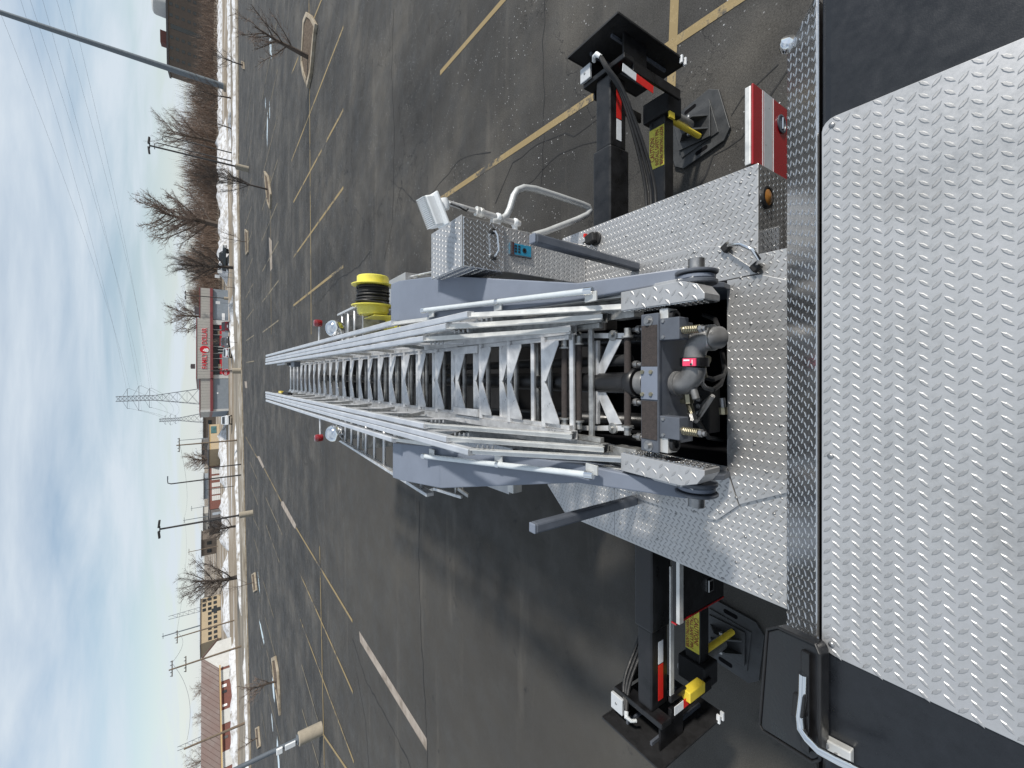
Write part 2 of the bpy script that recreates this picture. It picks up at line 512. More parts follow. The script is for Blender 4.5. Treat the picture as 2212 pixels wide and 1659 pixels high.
# ---- deck around the turntable ----------------------------------------
HD = 2.45
ZD = EYE - HD
pr, pl = th(1570, 607, HD), th(1572, 1008, HD)
PX0, PX1, PY0, PY1 = pl.x, pr.x, pr.y, 3.05
dr_front, dr_far = th(1638, 352, HD), th(1215, 515, HD)
XR = (dr_front.x + dr_far.x) / 2
dl_near, dl_far, dl_ch = th(1697, 1318, HD), th(1223, 1111, HD), th(1183, 1048, HD)
XL = (dl_near.x + dl_far.x) / 2
nx = th(1638, 549, HD).x
NY = dr_front.y
FY = 0.80
far_y = dr_far.y
body = MB()
body.span(XL + .02, PX0 - .02, .9, dl_far.y - .12, .62, ZD - .013)
body.span(PX1 + .02, XR - .02, NY + .012, far_y + .05, .62, ZD - .012)
body.span(PX0 - .021, PX1 + .021, .9, PY0 - .02, .62, ZD - .012)
body.build('deck_body', M['black'], truck, bevel=.004)  # black puts the shade under the ladder into the body colour
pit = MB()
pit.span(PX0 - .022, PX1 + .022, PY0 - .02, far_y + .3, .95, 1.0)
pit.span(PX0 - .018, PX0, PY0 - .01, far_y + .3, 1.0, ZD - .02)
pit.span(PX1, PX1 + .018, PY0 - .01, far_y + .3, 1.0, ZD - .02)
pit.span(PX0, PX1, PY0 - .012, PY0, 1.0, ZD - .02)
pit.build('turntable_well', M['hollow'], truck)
tread('deck_plate', [V3((PX1 + .001, NY, ZD)), V3((XR, NY, ZD)), V3((XR, far_y, ZD)), V3((PX1 + .001, far_y + .12, ZD))], .012, es=(0, 1, 0), label='sunlit tread plate deck beside the control pedestal')
tread('deck_plate', [V3((XL, FY, ZD)), V3((PX0 - .001, FY, ZD)), V3((PX0 - .001, th(1327, 1000, HD).y - .002, ZD)), V3((XL, th(1327, 1100, HD).y - .002, ZD))], .012, es=(0, 1, 0), label='shaded tread plate deck left of the ladder')
y27 = th(1327, 1000, HD).y
tread('deck_plate', [V3((XL, y27, ZD)), V3((PX0 - .001, y27, ZD)), V3((PX0 - .001, dl_ch.y + .1, ZD)), V3((dl_ch.x, dl_ch.y, ZD)), V3((XL, dl_far.y, ZD))], .012, es=(0, 1, 0))
tread('deck_plate', [V3((PX0, FY, ZD)), V3((nx, FY, ZD)), V3((nx, NY - .001, ZD)), V3((PX1, NY - .001, ZD)), V3((PX1, PY0 - .001, ZD)), V3((PX0, PY0 - .001, ZD))], .012, es=(0, 1, 0))
# turntable cover plates, a lap above the deck
ZT = ZD + .018
HT = HD - .018
def tt(x, y): return th(x, y, HT)
rt = [(1638, 590), (1552, 531), (1513, 531), (1370, 571)]
lt_ = [(1372, 1075), (1500, 1118), (1548, 1123), (1697, 1030)]
frontp = [V3((tt(1700, 1028).x, FY + .02, ZT)), V3((tt(1700, 640).x, FY + .02, ZT)), V3((tt(1638, 592).x, tt(1638, 592).y, ZT)), V3((PX1, tt(1582, 606).y, ZT)), V3((PX1, PY0, ZT)), V3((PX0, PY0, ZT)), V3((PX0, tt(1597, 1086).y, ZT)), V3((tt(1640, 1066).x, tt(1640, 1066).y, ZT))]
def onz(p, z): return V3((p.x, p.y, z))
fp = [onz(tt(1698, 1030), ZT), onz(tt(1698, 632), ZT), onz(tt(1642, 592), ZT), onz(tt(1570, 606), ZT), onz(tt(1571, 1009), ZT), onz(tt(1597, 1090), ZT)]
fp[0].y = FY + .02; fp[1].y = FY + .02
tfront = tread('turntable_plate', fp, .012, es=(0, 1, 0), label='front tread plate of the turntable')
rp_ = [onz(tt(1641, 590), ZT), onz(tt(1552, 531), ZT), onz(tt(1513, 531), ZT), onz(tt(1370, 571), ZT), onz(tt(1300, 600), ZT), onz(tt(1300, 660), ZT), onz(tt(1569, 605), ZT)]
tright = tread('turntable_plate', rp_, .012, es=(0, 1, 0))
lp_ = [onz(tt(1569, 1011), ZT), onz(tt(1300, 960), ZT), onz(tt(1300, 1040), ZT), onz(tt(1374, 1076), ZT), onz(tt(1500, 1117), ZT), onz(tt(1548, 1124), ZT), onz(tt(1595, 1092), ZT)]
tleft = tread('turntable_plate', lp_, .012, es=(0, 1, 0))
for x, y in ((1620, 615), (1622, 700), (1625, 790), (1627, 872), (1630, 960), (1686, 920), (1656, 1020), (1590, 640)):
    screw(tfront, th(x, y, HT))
for x, y in ((1600, 600), (1555, 545), (1500, 545), (1430, 566)):
    screw(tright, th(x, y, HT))
for x, y in ((1590, 1075), (1555, 1108), (1500, 1105), (1420, 1085)):
    screw(tleft, th(x, y, HT))
dp = bpy.data.objects['deck_plate']
for x, y in ((1620, 376), (1600, 395), (1480, 440), (1520, 482), (1400, 486), (1352, 510), (1452, 500), (1380, 540), (1330, 560), (1619, 420), (1622, 520)):
    screw(dp, th(x, y, HD))
dp1 = bpy.data.objects['deck_plate.001']
for x, y in ((1340, 1132), (1420, 1165), (1475, 1195), (1530, 1190), (1590, 1215), (1640, 1245), (1665, 1285), (1560, 1250), (1460, 1110), (1672, 1110), (1610, 1160)):
    screw(dp1, th(x, y, HD))
# front face of the raised right deck with its amber lamp
ff = tread('deck_front_plate', [V3((nx + .001, NY - .001, ZD - .5)), V3((XR, NY - .001, ZD - .5)), V3((XR, NY - .001, ZD - .002)), V3((nx + .001, NY - .001, ZD - .002))], .01, truck, 'tread_polish', es=(1, 0, 0), nrm=(0, -1, 0))
ac = tY(1655, 427, NY - .003)
al = MB().lathe(ac, (0, -1, 0), [(.062, -.002), (.062, .014), (.05, .016), (.05, .004)], 28).build('marker_lamp', M['rubber'], truck, True)
al['label'] = 'round amber lamp let into the deck front'
MB().lathe(ac, (0, -1, 0), [(.049, .003), (.047, .012), (.03, .02), (0, .024)], 28).build('amber_lens', M['amber'], al, True)
# step treads between deck and cab
tread('step_plate', [V3((nx + .002, .82, ZD - .30)), V3((nx + .22, .82, ZD - .30)), V3((nx + .22, NY - .02, ZD - .30)), V3((nx + .002, NY - .02, ZD - .30))], .012, truck, 'tread_polish')
# grab handle on the right of the turntable
hp = [th(1570, 535, HT - .01), th(1578, 528, HT - .05), th(1600, 528, HT - .075), th(1626, 540, HT - .075), th(1640, 560, HT - .06), th(1634, 577, HT - .01)]
gh = MB().tube(hp, .011, 10).build('grab_handle', M['chrome'], truck, True)
for q in (hp[0], hp[-1]):
    MB().box(q + V3((0, 0, .004)), (.045, .05, .035), Matrix.Rotation(.6, 3, 'Z')).build('handle_foot', M['rubber'], gh, bevel=.006)
# black plug on the deck
pc = th(1288, 516, HD)
plug = MB().lathe(pc, (0, 0, 1), [(.055, 0), (.055, .012), (.05, .018), (0, .018)], 20).build('cable_gland', M['rubber'], truck, True)
MB().box(pc + V3((.0, .02, .04)), (.075, .09, .05), Matrix.Rotation(.2, 3, 'Z')).build('plug_body', M['rubber'], plug, bevel=.008)
MB().box(pc + V3((.035, .07, .05)), (.03, .02, .03)).build('red_latch', M['red_tape'], plug, bevel=.003)
MB().tube([pc + V3((0, .06, .04)), pc + V3((-.01, .1, .03)), pc + V3((0, .14, .01))], .006, 6).build('plug_cable', M['rubber'], plug, True)

# ---- open compartment doors -------------------------------------------
def door(p_in, p_out, zt, zb, thick, outer):
    d = empty_dummy = None
    p_in = V3((p_in[0], p_in[1], zt)); p_out = V3((p_out[0], p_out[1], zt))
    return p_in, p_out
dYr = th(1627, 178, HD + .02)
dxo = dYr.x; dyo = dYr.y
zt, zb = ZD - .02, ZD - .85
rd = MB().span(XR + .015, dxo, dyo, dyo + .012, zb, zt).build('compartment_door', M['red'], truck, bevel=.005)
rd['label'] = 'open red compartment door with silver stripe on the right'
q0 = tY(1650, 200, dyo).z; q1 = tY(1668, 200, dyo).z
MB().span(XR + .02, dxo - .004, dyo - .002, dyo - .0005, q1, q0).build('silver_stripe', M['stripe'], rd)
for zz in (q0 + .012, q1 - .016):
    MB().span(XR + .02, dxo - .004, dyo - .002, dyo - .0005, zz, zz + .006).build('pinstripe', M['white_tape'], rd)
MB().span(XR + .02, dxo - .01, dyo + .013, dyo + .045, zt - .1, zt + .004).build('door_extrusion', M['alu_white'], rd, bevel=.004)
kc = tY(1688, 268, dyo - .002)
MB().lathe(kc, (0, -1, 0), [(.055, 0), (.055, .006), (.045, .007), (.043, .001), (0, .001)], 24).build('door_latch', M['grey_dark'], rd, True)
MB().tube([kc + V3((-.034, -.008, 0)), kc + V3((.034, -.008, 0))], .007, 8).build('latch_bar', M['chrome'], rd, True)
# left door
q = th(1460, 1347, HD + .12)
lyo = q.y; lxo = q.x
zt2 = ZD - .12
ld = MB().span(lxo, XL - .01, lyo, lyo + .03, zt2 - .62, zt2).build('compartment_door', M['black'], truck, bevel=.004)
ld['label'] = 'open compartment door on the left, its dark inner face showing'
MB().span(lxo - .012, lxo - .0005, lyo - .004, lyo + .034, zt2 - .62, zt2 + .004).build('door_edge', M['red'], ld, bevel=.002)
MB().span(lxo + .004, XL - .02, lyo - .03, lyo - .003, zt2 - .045, zt2 + .003).build('door_extrusion', M['alu_white'], ld, bevel=.003)
lc = tY(1534, 1264, lyo - .004)
MB().span(lc.x - .045, lc.x + .045, lyo - .014, lyo - .002, lc.z - .03, lc.z + .03).build('door_latch', M['chrome'], ld, bevel=.003)
MB().span(lc.x - .035, lc.x + .03, lyo - .016, lyo - .0145, lc.z - .02, lc.z + .02).build('latch_recess_shade', M['hollow'], ld)  # dark sheet stands for the shade in the latch recess

# ---- rear body, low between the ladder supports -------------------------
ry = 3.75
rb = MB().span(XL + .05, XR - .05, ry, 9.6, .7, ZD - .16).build('rear_body', M['black_matt'], truck, bevel=.02)  # matt black paints in the dark seen between the rungs
for xa_, xb_ in ((XL + .04, -.72), (.60, XR - .04)):
    tread('rear_body_deck', [V3((xa_, ry, ZD - .14)), V3((xb_, ry, ZD - .14)), V3((xb_, 9.6, ZD - .14)), V3((xa_, 9.6, ZD - .14))], .015, rb, ps=.072, pt=.051, L=.05, W=.016)
MB().span(-.75, .55, 3.1, 9.4, .75, 1.15).build('chassis_frame', M['black_matt'], truck, bevel=.02)
for sx in (-1, 1):
    for wy in (4.9, 6.2):
        w = MB().lathe(V3((-.07 + sx * 1.06, wy, .5 + wy * .033)), (1, 0, 0), [(.30, -.15), (.47, -.15), (.5, -.11), (.5, .11), (.47, .15), (.30, .15)], 28).build('wheel', M['rubber'], truck, True)
        MB().lathe(V3((-.07 + sx * 1.06, wy, .5 + wy * .033)), (1, 0, 0), [(.05, -.10), (.29, -.12), (.29, .12), (.05, .10)], 20).build('rim', M['alu'], w, True)

# ---- upright posts of the turntable ------------------------------------
for (bx_, by_), (tx_, ty_) in (((1378, 578), (1152, 516)), ((1372, 1080), (1152, 1140))):
    p0 = th(bx_, by_, HD)
    p1 = tY(tx_, ty_, p0.y)
    d = (p1 - p0).normalized()
    po = MB().bar(p0, p1, .062, .062, (1, 0, 0)).build('turntable_post', M['grey_dark'], truck, bevel=.012)
    MB().bar(p1, p1 + d * .012, .058, .058, (1, 0, 0)).build('post_cap', M['grey'], po, bevel=.01)

# ---- control pedestal ---------------------------------------------------
CY = 2.46
c_tr, c_tl = tY(1000, 465, CY), tY(1000, 575, CY)
c_bl = tY(1089, 589, CY)
zt, zb = c_tr.z, c_bl.z
x0, x1 = c_tl.x, c_tr.x
yb = th(935, 520, EYE - zt).y
ped = MB().span(x0 + .012, x1 - .002, CY + .02, CY + .26, ZD, zb - .002).build('control_pedestal', M['tread'], truck, bevel=.006)
ped['label'] = 'tread plate control pedestal with lidded box on top'
def lug_on(parent, poly, es, nrm, m='tread', **kw):
    o = lugs([V3(p) for p in poly], es, nrm, **kw).build('tread_lugs', M['lug' if m == 'tread' else m], parent); o['kind'] = 'stuff'; return o
lug_on(ped, [(x0 + .012, CY + .02, ZD), (x1 - .002, CY + .02, ZD), (x1 - .002, CY + .02, zb), (x0 + .012, CY + .02, zb)], (1, 0, 0), (0, -1, 0))
cbx = MB().span(x0, x1, CY, yb, zb, zt).build('control_box', M['tread_polish'], truck, bevel=.008)
cbx['label'] = 'polished tread plate box with chrome handle on the pedestal'
lug_on(cbx, [(x0, CY, zb), (x1, CY, zb), (x1, CY, zt), (x0, CY, zt)], (1, 0, 0), (0, -1, 0), 'tread_polish')
lid = MB().span(x0 - .003, x1 + .003, CY - .003, yb + .003, zt + .001, zt + .012).build('box_lid', M['tread'], cbx, bevel=.003)
lug_on(cbx, [(x0, CY, zt + .012), (x1, CY, zt + .012), (x1, yb, zt + .012), (x0, yb, zt + .012)], (1, 0, 0), (0, 0, 1))
lug_on(cbx, [(x0, yb, zb), (x0, CY, zb), (x0, CY, zt), (x0, yb, zt)], (0, 1, 0), (-1, 0, 0), 'tread_polish')
h0, h1 = tY(1064, 500, CY - .004), tY(1066, 556, CY - .004)
o3 = V3((0, -.05, 0))
hh = MB().tube([h0, h0 + o3 * .8 + V3((-.012, 0, .0)), h0 + o3 + V3((-.04, 0, -.012)), h1 + o3 + V3((.04, 0, -.012)), h1 + o3 * .8 + V3((.012, 0, 0)), h1], .009, 10).build('box_handle', M['chrome'], cbx, True)
for p in (h0, h1):
    MB().lathe(p, (0, -1, 0), [(.02, 0), (.02, .012), (.014, .016), (0, .016)], 14).build('handle_base', M['rubber'], cbx, True)
k0, k1 = tY(1101, 524, CY + .018), tY(1146, 557, CY + .018)
kp = MB().span(k1.x, k0.x, CY + .008, CY + .019, k1.z, k0.z).build('keypad', M['blue'], ped, bevel=.002)
kw, kh = k0.x - k1.x, k0.z - k1.z
MB().span(k1.x - .006, k0.x + .006, CY + .004, CY + .0075, k0.z - kh * .16, k0.z + .004).build('keypad_cover', M['chrome'], kp)
MB().span(k1.x - .008, k1.x - .001, CY + .004, CY + .019, k1.z - .004, k0.z + .004).build('keypad_frame', M['grey_dark'], kp)
for i in range(2):
    for j in range(3):
        MB().span(k1.x + kw * (.2 + .25 * j), k1.x + kw * (.36 + .25 * j), CY + .006, CY + .0075, k0.z - kh * (.30 + .16 * i), k0.z - kh * (.20 + .16 * i)).build('key', M['rubber'], kp)
MB().lathe((k1.x + kw * .5, CY + .0075, k0.z - kh * .66), (0, -1, 0), [(.018, 0), (.018, .002), (.008, .002), (.008, 0)], 16).build('key_ring', M['rubber'], kp)
# tube handrail beside the pedestal
def zz(x, y): return (877.8 + .2315 * x, 356.6 + .2315 * y)
lp = [(800, 530), (890, 505), (935, 470), (965, 410), (1000, 290), (1035, 235), (1100, 210), (1200, 222), (1400, 285), (1640, 365), (1700, 390), (1715, 425), (1680, 465), (1600, 505), (1300, 622), (1185, 655)]
MB().tube([tY(*zz(*p), CY + .1) for p in lp], .025, 12).build('tube_handrail', M['rail_grey'], truck, True)
# floodlight on its mast
p0 = tY(1122, 484, CY + .1); p1 = tY(1035, 458, CY + .1); p2 = tY(967, 438, CY + .1)
mast = MB().tube([p0, p1], .024, 14).tube([p1, p2], .018, 14).build('lamp_mast', M['alu'], truck, True)
d = (p2 - p0).normalized()
MB().lathe(p1, d, [(.026, -.03), (.034, -.026), (.034, -.004), (.03, 0), (.034, .004), (.034, .026), (.026, .03)], 18).build('mast_collar', M['alu_white'], mast, True)
for t in (.12, .55):
    q = p0.lerp(p1, t)
    MB().lathe(q, d, [(.03, -.016), (.033, -.01), (.033, .01), (.03, .016)], 14).bar(q, V3((x1, CY + .1, q.z)), .024, .03).build('mast_clamp', M['lamp_white'], mast, True)
fc = tY(932, 458, CY + .1)
Rf = Matrix.Rotation(math.radians(-24), 3, 'Y') @ Matrix.Rotation(math.radians(14), 3, 'X')
fl = MB().box(fc, (.20, .085, .075), Rf).build('floodlight', M['lamp_white'], truck, bevel=.012)
fl['label'] = 'white finned floodlight on a mast beside the pedestal'
for i in range(17):
    MB().box(fc + Rf @ V3((-.093 + i * .0116, .0, .046)), (.004, .075, .024), Rf).build('cooling_fin', M['lamp_white'], fl)
MB().box(fc + Rf @ V3((0, -.02, -.045)), (.215, .11, .02), Rf).build('lamp_bezel', M['lamp_white'], fl, bevel=.006)
kn = p2 + V3((-.02, -.01, .03))
MB().lathe(kn, (1, 0, .2), [(.0, -.04), (.03, -.035), (.036, 0), (.03, .035), (0, .04)], 16).bar(p2, kn, .04, .04).bar(kn, fc + Rf @ V3((0, 0, -.045)), .05, .05).build('lamp_knuckle', M['lamp_white'], fl, True)
MB().tube([kn + V3((0, -.03, -.03)), kn + V3((-.02, -.06, -.08)), kn + V3((-.03, -.05, -.14)), kn + V3((0, -.02, -.17))], .006, 6).build('lamp_cable', M['rubber'], fl, True)
# handrail seen behind the box
MB().tube([th(878, 600, 1.9), th(950, 585, 1.9)], .016, 8).tube([th(900, 598, 1.9), th(905, 600, 2.2)], .012, 8).build('rear_grab_rail', M['alu'], truck, True)
# ================================================================== LADDER
LS, LK = 0.0567, 1.372
def ltp(x, y, c=0.0):
    d = tray(x, y)
    t = (LK - c) / (LS * d.y - d.z)
    return V3((0, 0, EYE)) + d * t
A_, B_ = ltp(1010, 828), ltp(575, 817)
l_ey = (B_ - A_).normalized()
l_ex = l_ey.cross(Z).normalized()
l_ez = l_ex.cross(l_ey)
l_o = A_ - l_ey * ((A_.y - 1.0) / l_ey.y)
def L(a, b, c): return l_o + l_ey * a + l_ex * b + l_ez * c
def lab(x, y, c=0.0):
    q = ltp(x, y, c) - l_o
    return q.dot(l_ey), q.dot(l_ex)
LM = Matrix((l_ex, l_ey, l_ez)).transposed().to_4x4()
def lmat(a, b, c, R=None):
    m = LM.copy()
    if R is not None: m = m @ R
    m.translation = L(a, b, c)
    return m
def place(me, name, parent, a, b, c, R=None):
    o = bpy.data.objects.new(name, me)
    col.objects.link(o); o.parent = parent
    o.matrix_local = lmat(a, b, c, R)
    return o
a_tip = lab(573, 817)[0]
ends = {1: ((845, 693), (845, 957)), 2: ((1010, 671), (1010, 985)), 3: ((963, 698), (963, 957)), 4: ((914, 723), (914, 925))}
heel = {1: 1400, 2: 1352, 3: 1300, 4: 1232}
cb = {4: -.465, 3: -.52, 2: -.575, 1: -.63}
half, a_top, a_heel = {}, {}, {}
for s, (r, l) in ends.items():
    a1, b1 = lab(*r); a2, b2 = lab(*l)
    half[s] = (b1 - b2) / 2; a_top[s] = (a1 + a2) / 2
    a_heel[s] = lab(heel[s], 828, cb[s])[0]
print('LADDER half', half, 'top', a_top, 'heel', a_heel, 'tip', a_tip)
RW = .043
rv = [1172, 1097, 1035, 984, 942, 905]
ra = [lab(v, 828, cb[4])[0] for v in rv]
print('rungs', ra)
pitch = (ra[4] - ra[0]) / 4
secname = {1: 'base_section', 2: 'lower_mid_section', 3: 'upper_mid_section', 4: 'fly_section'}
def box_me(name, sx, sy, sz, m, bevel=True):
    mb = MB().box((0, 0, 0), (sx, sy, sz))
    me = mb.mesh(name); me.materials.append(m)
    return me
def chamfer_rail(mb, a0, a1, b, c, w, h):
    k = .007
    prof = [(-w / 2, -h / 2), (w / 2, -h / 2), (w / 2, h / 2 - k), (w / 2 - k, h / 2), (-w / 2 + k, h / 2), (-w / 2, h / 2 - k)]
    mb.prism([L(a0, b + x, c + z) for x, z in prof], l_ey * (a1 - a0))
sections = {}
for s in (1, 2, 3, 4):
    hb = half[s] - RW / 2
    tipa = a_tip - (4 - s) * .02
    # bottom chords: the section's own mesh
    mb = MB()
    for sg in (-1, 1):
        b = sg * hb
        w = .056; t = .006
        c = cb[s] - .03
        a0 = a_heel[s]
        # hollow square tube: four walls
        for (ob, oc, ww, hh) in ((0, w / 2 - t / 2, w, t), (0, -w / 2 + t / 2, w, t), (w / 2 - t / 2, 0, t, w - 2 * t), (-w / 2 + t / 2, 0, t, w - 2 * t)):
            mb.prism([L(a0, b + ob - ww / 2, c + oc - hh / 2), L(a0, b + ob + ww / 2, c + oc - hh / 2), L(a0, b + ob + ww / 2, c + oc + hh / 2), L(a0, b + ob - ww / 2, c + oc + hh / 2)], l_ey * (tipa - a0))
        # inner flange that carries the rungs
        mb.prism([L(a0 + .03, b - sg * .030, c - .02), L(a0 + .03, b - sg * .058, c - .02), L(a0 + .03, b - sg * .058, c + .012), L(a0 + .03, b - sg * .030, c + .012)], l_ey * (tipa - a0 - .03))
    sec = mb.build(secname[s], M['alu'] if s == 4 else M['alu_dirty_shade'], truck)  # lower chords darker: shade of the rail gaps put into the colour
    sections[s] = sec
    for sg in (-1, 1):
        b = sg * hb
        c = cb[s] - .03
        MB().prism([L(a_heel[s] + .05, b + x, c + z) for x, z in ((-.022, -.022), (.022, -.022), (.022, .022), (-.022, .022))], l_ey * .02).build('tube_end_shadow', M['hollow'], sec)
    # top rails, one mesh per side
    for sg in (-1, 1):
        mb = MB()
        chamfer_rail(mb, a_top[s], tipa, sg * hb, -.026, RW, .052)
        r = mb.build('top_rail', M['alu_rail'], sec)
        # raking brace from the rail end down to the heel
        mb = MB()
        p1 = L(a_top[s] + .01, sg * hb, -.03); p0 = L(a_heel[s] - .02, sg * hb, cb[s] + .012)
        mb.bar(p1, p0, .026, .010, l_ex.cross(p1 - p0))
        mb.bar(p1 + l_ex * sg * -.016, p0 + l_ex * sg * -.016, .006, .05, l_ex.cross(p1 - p0))
        mb.build('raking_brace', M['alu_white'], sec)
    # bolts near the rail end and the heel
    for sg in (-1, 1):
        for k in range(4):
            MB().lathe(L(a_top[s] - .035 - .03 * k, sg * (hb - .028), -.05 - .016 * k), -l_ex * sg, [(.0075, 0), (.0075, .012), (.004, .02), (0, .02)], 8).build('bolt', M['steel'], sec, True)
    # rungs with their gusset plates
    bi = hb - .030
    rung_me = MB().lathe((-bi, 0, 0), (1, 0, 0), [(.0195, 0), (.0195, 2 * bi)], 10).mesh('rung')
    rung_me.materials.append(M['alu' if s >= 3 else 'alu_dirty_shade']); rung_me.shade_smooth(); rung_me.set_sharp_from_angle(angle=.6)  # deeper rungs get the darker metal, shade painted in
    gus = {}
    for sg in (-1, 1):
        wide, nar = .15, .032
        q = [V3((sg * (bi - .03), -.006, 0)), V3((sg * (bi - .03), -wide, 0)), V3((sg * (bi - .052), -wide, 0)), V3((sg * .008, -nar, 0)), V3((sg * .008, -.006, 0))]
        gm = MB().prism(q, (0, 0, .005)).mesh('gusset_plate')
        gm.materials.append(M['alu'])
        gus[sg] = gm
    off = {4: 0, 3: .17, 2: .06, 1: .25}[s]
    a = ra[0] + off
    while a - pitch > a_heel[s] + .2: a -= pitch
    i = 0
    while a < tipa - .02:
        place(rung_me, 'rung', sec, a, 0, cb[s] - .012)
        for sg in (-1, 1):
            if (s == 4 and a < tipa - 1.2) or (s == 3 and ra[1] < a < tipa - 1.6):
                place(gus[sg], 'gusset_plate', sec, a, 0, cb[s] - .004)
        a += pitch; i += 1
    # truss bracing between chord and rail
    Lp = .74
    hgt = -cb[s] - .05
    ln = math.hypot(Lp / 2, hgt)
    bme = box_me('brace', .012, ln, .03, M['alu'])
    bme2 = box_me('brace', .03, ln, .008, M['alu_dirty_shade'])
    an = math.atan2(hgt, Lp / 2)
    a = max(a_top[s] + .15, a_heel[s] + .5)
    while a + Lp < tipa and s in (2, 4):
        for sg in (-1, 1):
            bb = sg * (hb - (.012 if s == 4 else 0))
            place(bme, 'brace', sec, a + Lp / 4, bb, (cb[s]) / 2, Matrix.Rotation(an, 4, 'X'))
            place(bme2, 'brace', sec, a + 3 * Lp / 4, bb, (cb[s]) / 2, Matrix.Rotation(-an, 4, 'X'))
        a += Lp
# sliding blocks on the fly chords
for sg in (-1, 1):
    for v0, v1 in ((984, 1035),):
        a0, a1 = lab(v1, 828, cb[4])[0], lab(v0, 828, cb[4])[0]
        MB().prism([L(a0, sg * (half[4] - .06), cb[4] + .004), L(a1, sg * (half[4] - .06), cb[4] + .004), L(a1, sg * (half[4] - .12), cb[4] + .004), L(a0, sg * (half[4] - .12), cb[4] + .004)], l_ez * .02).build('slide_block', M['alu'], sections[4], bevel=.003)
# gear near the tip
for (b, c, a, sz, m) in ((-.29, -.12, a_tip - 1.9, (.05, .6, .08), 'black_matt'), (-.27, -.08, a_tip - 1.5, (.04, .3, .04), 'yellow'), (.29, -.12, a_tip - 1.3, (.04, .9, .03), 'alu'), (.28, -.16, a_tip - 2.0, (.07, .25, .07), 'black_matt'), (.26, -.14, a_tip - 2.6, (.10, .32, .10), 'grey_dark')):
    place(box_me('tip_fitting', *sz, M[m]), 'tip_fitting', sections[4], a, b, c)
# ---- lamps on the ladder sides
for (bx_, by_, ex_, ey_) in ((685, 698, 689, 742), (687, 946, 691, 900)):
    c = ltp(bx_, by_, -.02); e = ltp(ex_, ey_, -.05)
    bl = MB().lathe(c - V3((0, 0, .06)), (0, 0, 1), [(.044, 0), (.049, .02), (.049, .08), (.042, .10), (0, .105)], 18).build('red_beacon', M['red_lens'], truck, True)
    MB().tube([c - V3((0, 0, .03)), e], .012, 8).build('beacon_rod', M['alu'], bl, True)
for (bx_, by_, sg) in ((724, 709, 1), (724, 936, -1)):
    c = ltp(bx_, by_, -.06)
    sp = MB().lathe(c, V3((0, 1, .25)), [(0, -.115), (.05, -.105), (.09, -.07), (.108, -.01), (.11, .03), (.10, .045), (.095, .03), (0, .02)], 28).build('chrome_spotlight', M['chrome'], truck, True)
    e = c - V3((sg * .16, -.05, .05))
    MB().tube([c - V3((0, 0, .09)), e], .016, 8).build('spotlight_arm', M['black'], sp, True)

# ---- grey side wings of the ladder base ---------------------------------
def wing(outer, inner, name, label):
    top = [th(x, y, h) for x, y, h in outer] + [th(x, y, h) for x, y, h in reversed(inner)]
    n = len(outer)
    mb = MB()
    bot = [p - V3((0, 0, .16)) for p in top]
    k = len(top)
    fs = []
    for i in range(n - 1):
        fs.append((i, i + 1, k - 2 - i, k - 1 - i))
        fs.append((k + i, 2 * k - 1 - i, 2 * k - 2 - i, k + i + 1))
    for i in range(k):
        j = (i + 1) % k
        fs.append((i, k + i, k + j, j))
    mb.add(top + bot, fs)
    me = mb.mesh(name); bm = bmesh.new(); bm.from_mesh(me); bmesh.ops.recalc_face_normals(bm, faces=bm.faces); bm.to_mesh(me); bm.free()
    me.materials.append(M['grey'])
    o = bpy.data.objects.new(name, me); col.objects.link(o); o.parent = truck
    b = o.modifiers.new('bevel', 'BEVEL'); b.width = .008; b.segments = 2; b.limit_method = 'ANGLE'; b.angle_limit = math.radians(40)
    o['label'] = label
    return o
WH = [1.93, 1.70, 1.36, 1.28, 1.27]
wr = wing([(1482, 577, WH[0]), (1246, 611, WH[1]), (950, 595, WH[2]), (862, 606, WH[3]), (844, 613, WH[4])],
          [(1482, 605, WH[0]), (1246, 648, WH[1]), (950, 690, WH[2]), (862, 694, WH[3]), (844, 695, WH[4])], 'side_wing', 'grey steel wing along the right of the ladder')
wl = wing([(1482, 1078, WH[0]), (1246, 1043, WH[1]), (952, 1055, WH[2]), (866, 1038, WH[3]), (848, 1032, WH[4])],
          [(1482, 1050, WH[0]), (1246, 1002, WH[1]), (952, 965, WH[2]), (866, 958, WH[3]), (848, 957, WH[4])], 'side_wing', 'grey steel wing along the left of the ladder')
for w, x, y0, y1 in ((wr, 947, 598, 688), (wl, 950, 967, 1052)):
    MB().bar(th(x, y0, WH[2] - .001), th(x, y1, WH[2] - .001), .006, .003).build('weld_seam', M['grey'], w)
# clear lamp tubes lying on the wings
for w, p, q_, mm in ((wr, (912, 671), (1280, 628), -1), (wl, (913, 985), (1282, 1027), 1)):
    A0, A1 = th(*p, 1.285), th(*q_, 1.685)
    d = (A1 - A0).normalized(); mid = A0.lerp(A1, .52)
    tb = MB().tube([A0, A1], .019, 14).build('lamp_tube', M['glass_tube'], w, True)
    for k, (P, s_) in enumerate(((A0, .03), (mid, .02), (A1, -.04))):
        MB().tube([P, P + d * s_ * 1.3], .0225, 14).build('tube_cap', M['chrome'], w, True)
    for P in (A0.lerp(A1, .06), mid, A0.lerp(A1, .985)):
        MB().box(P + V3((mm * .03, 0, -.016)), (.055, .09, .012)).build('tube_clip', M['alu_white'], w, bevel=.003)

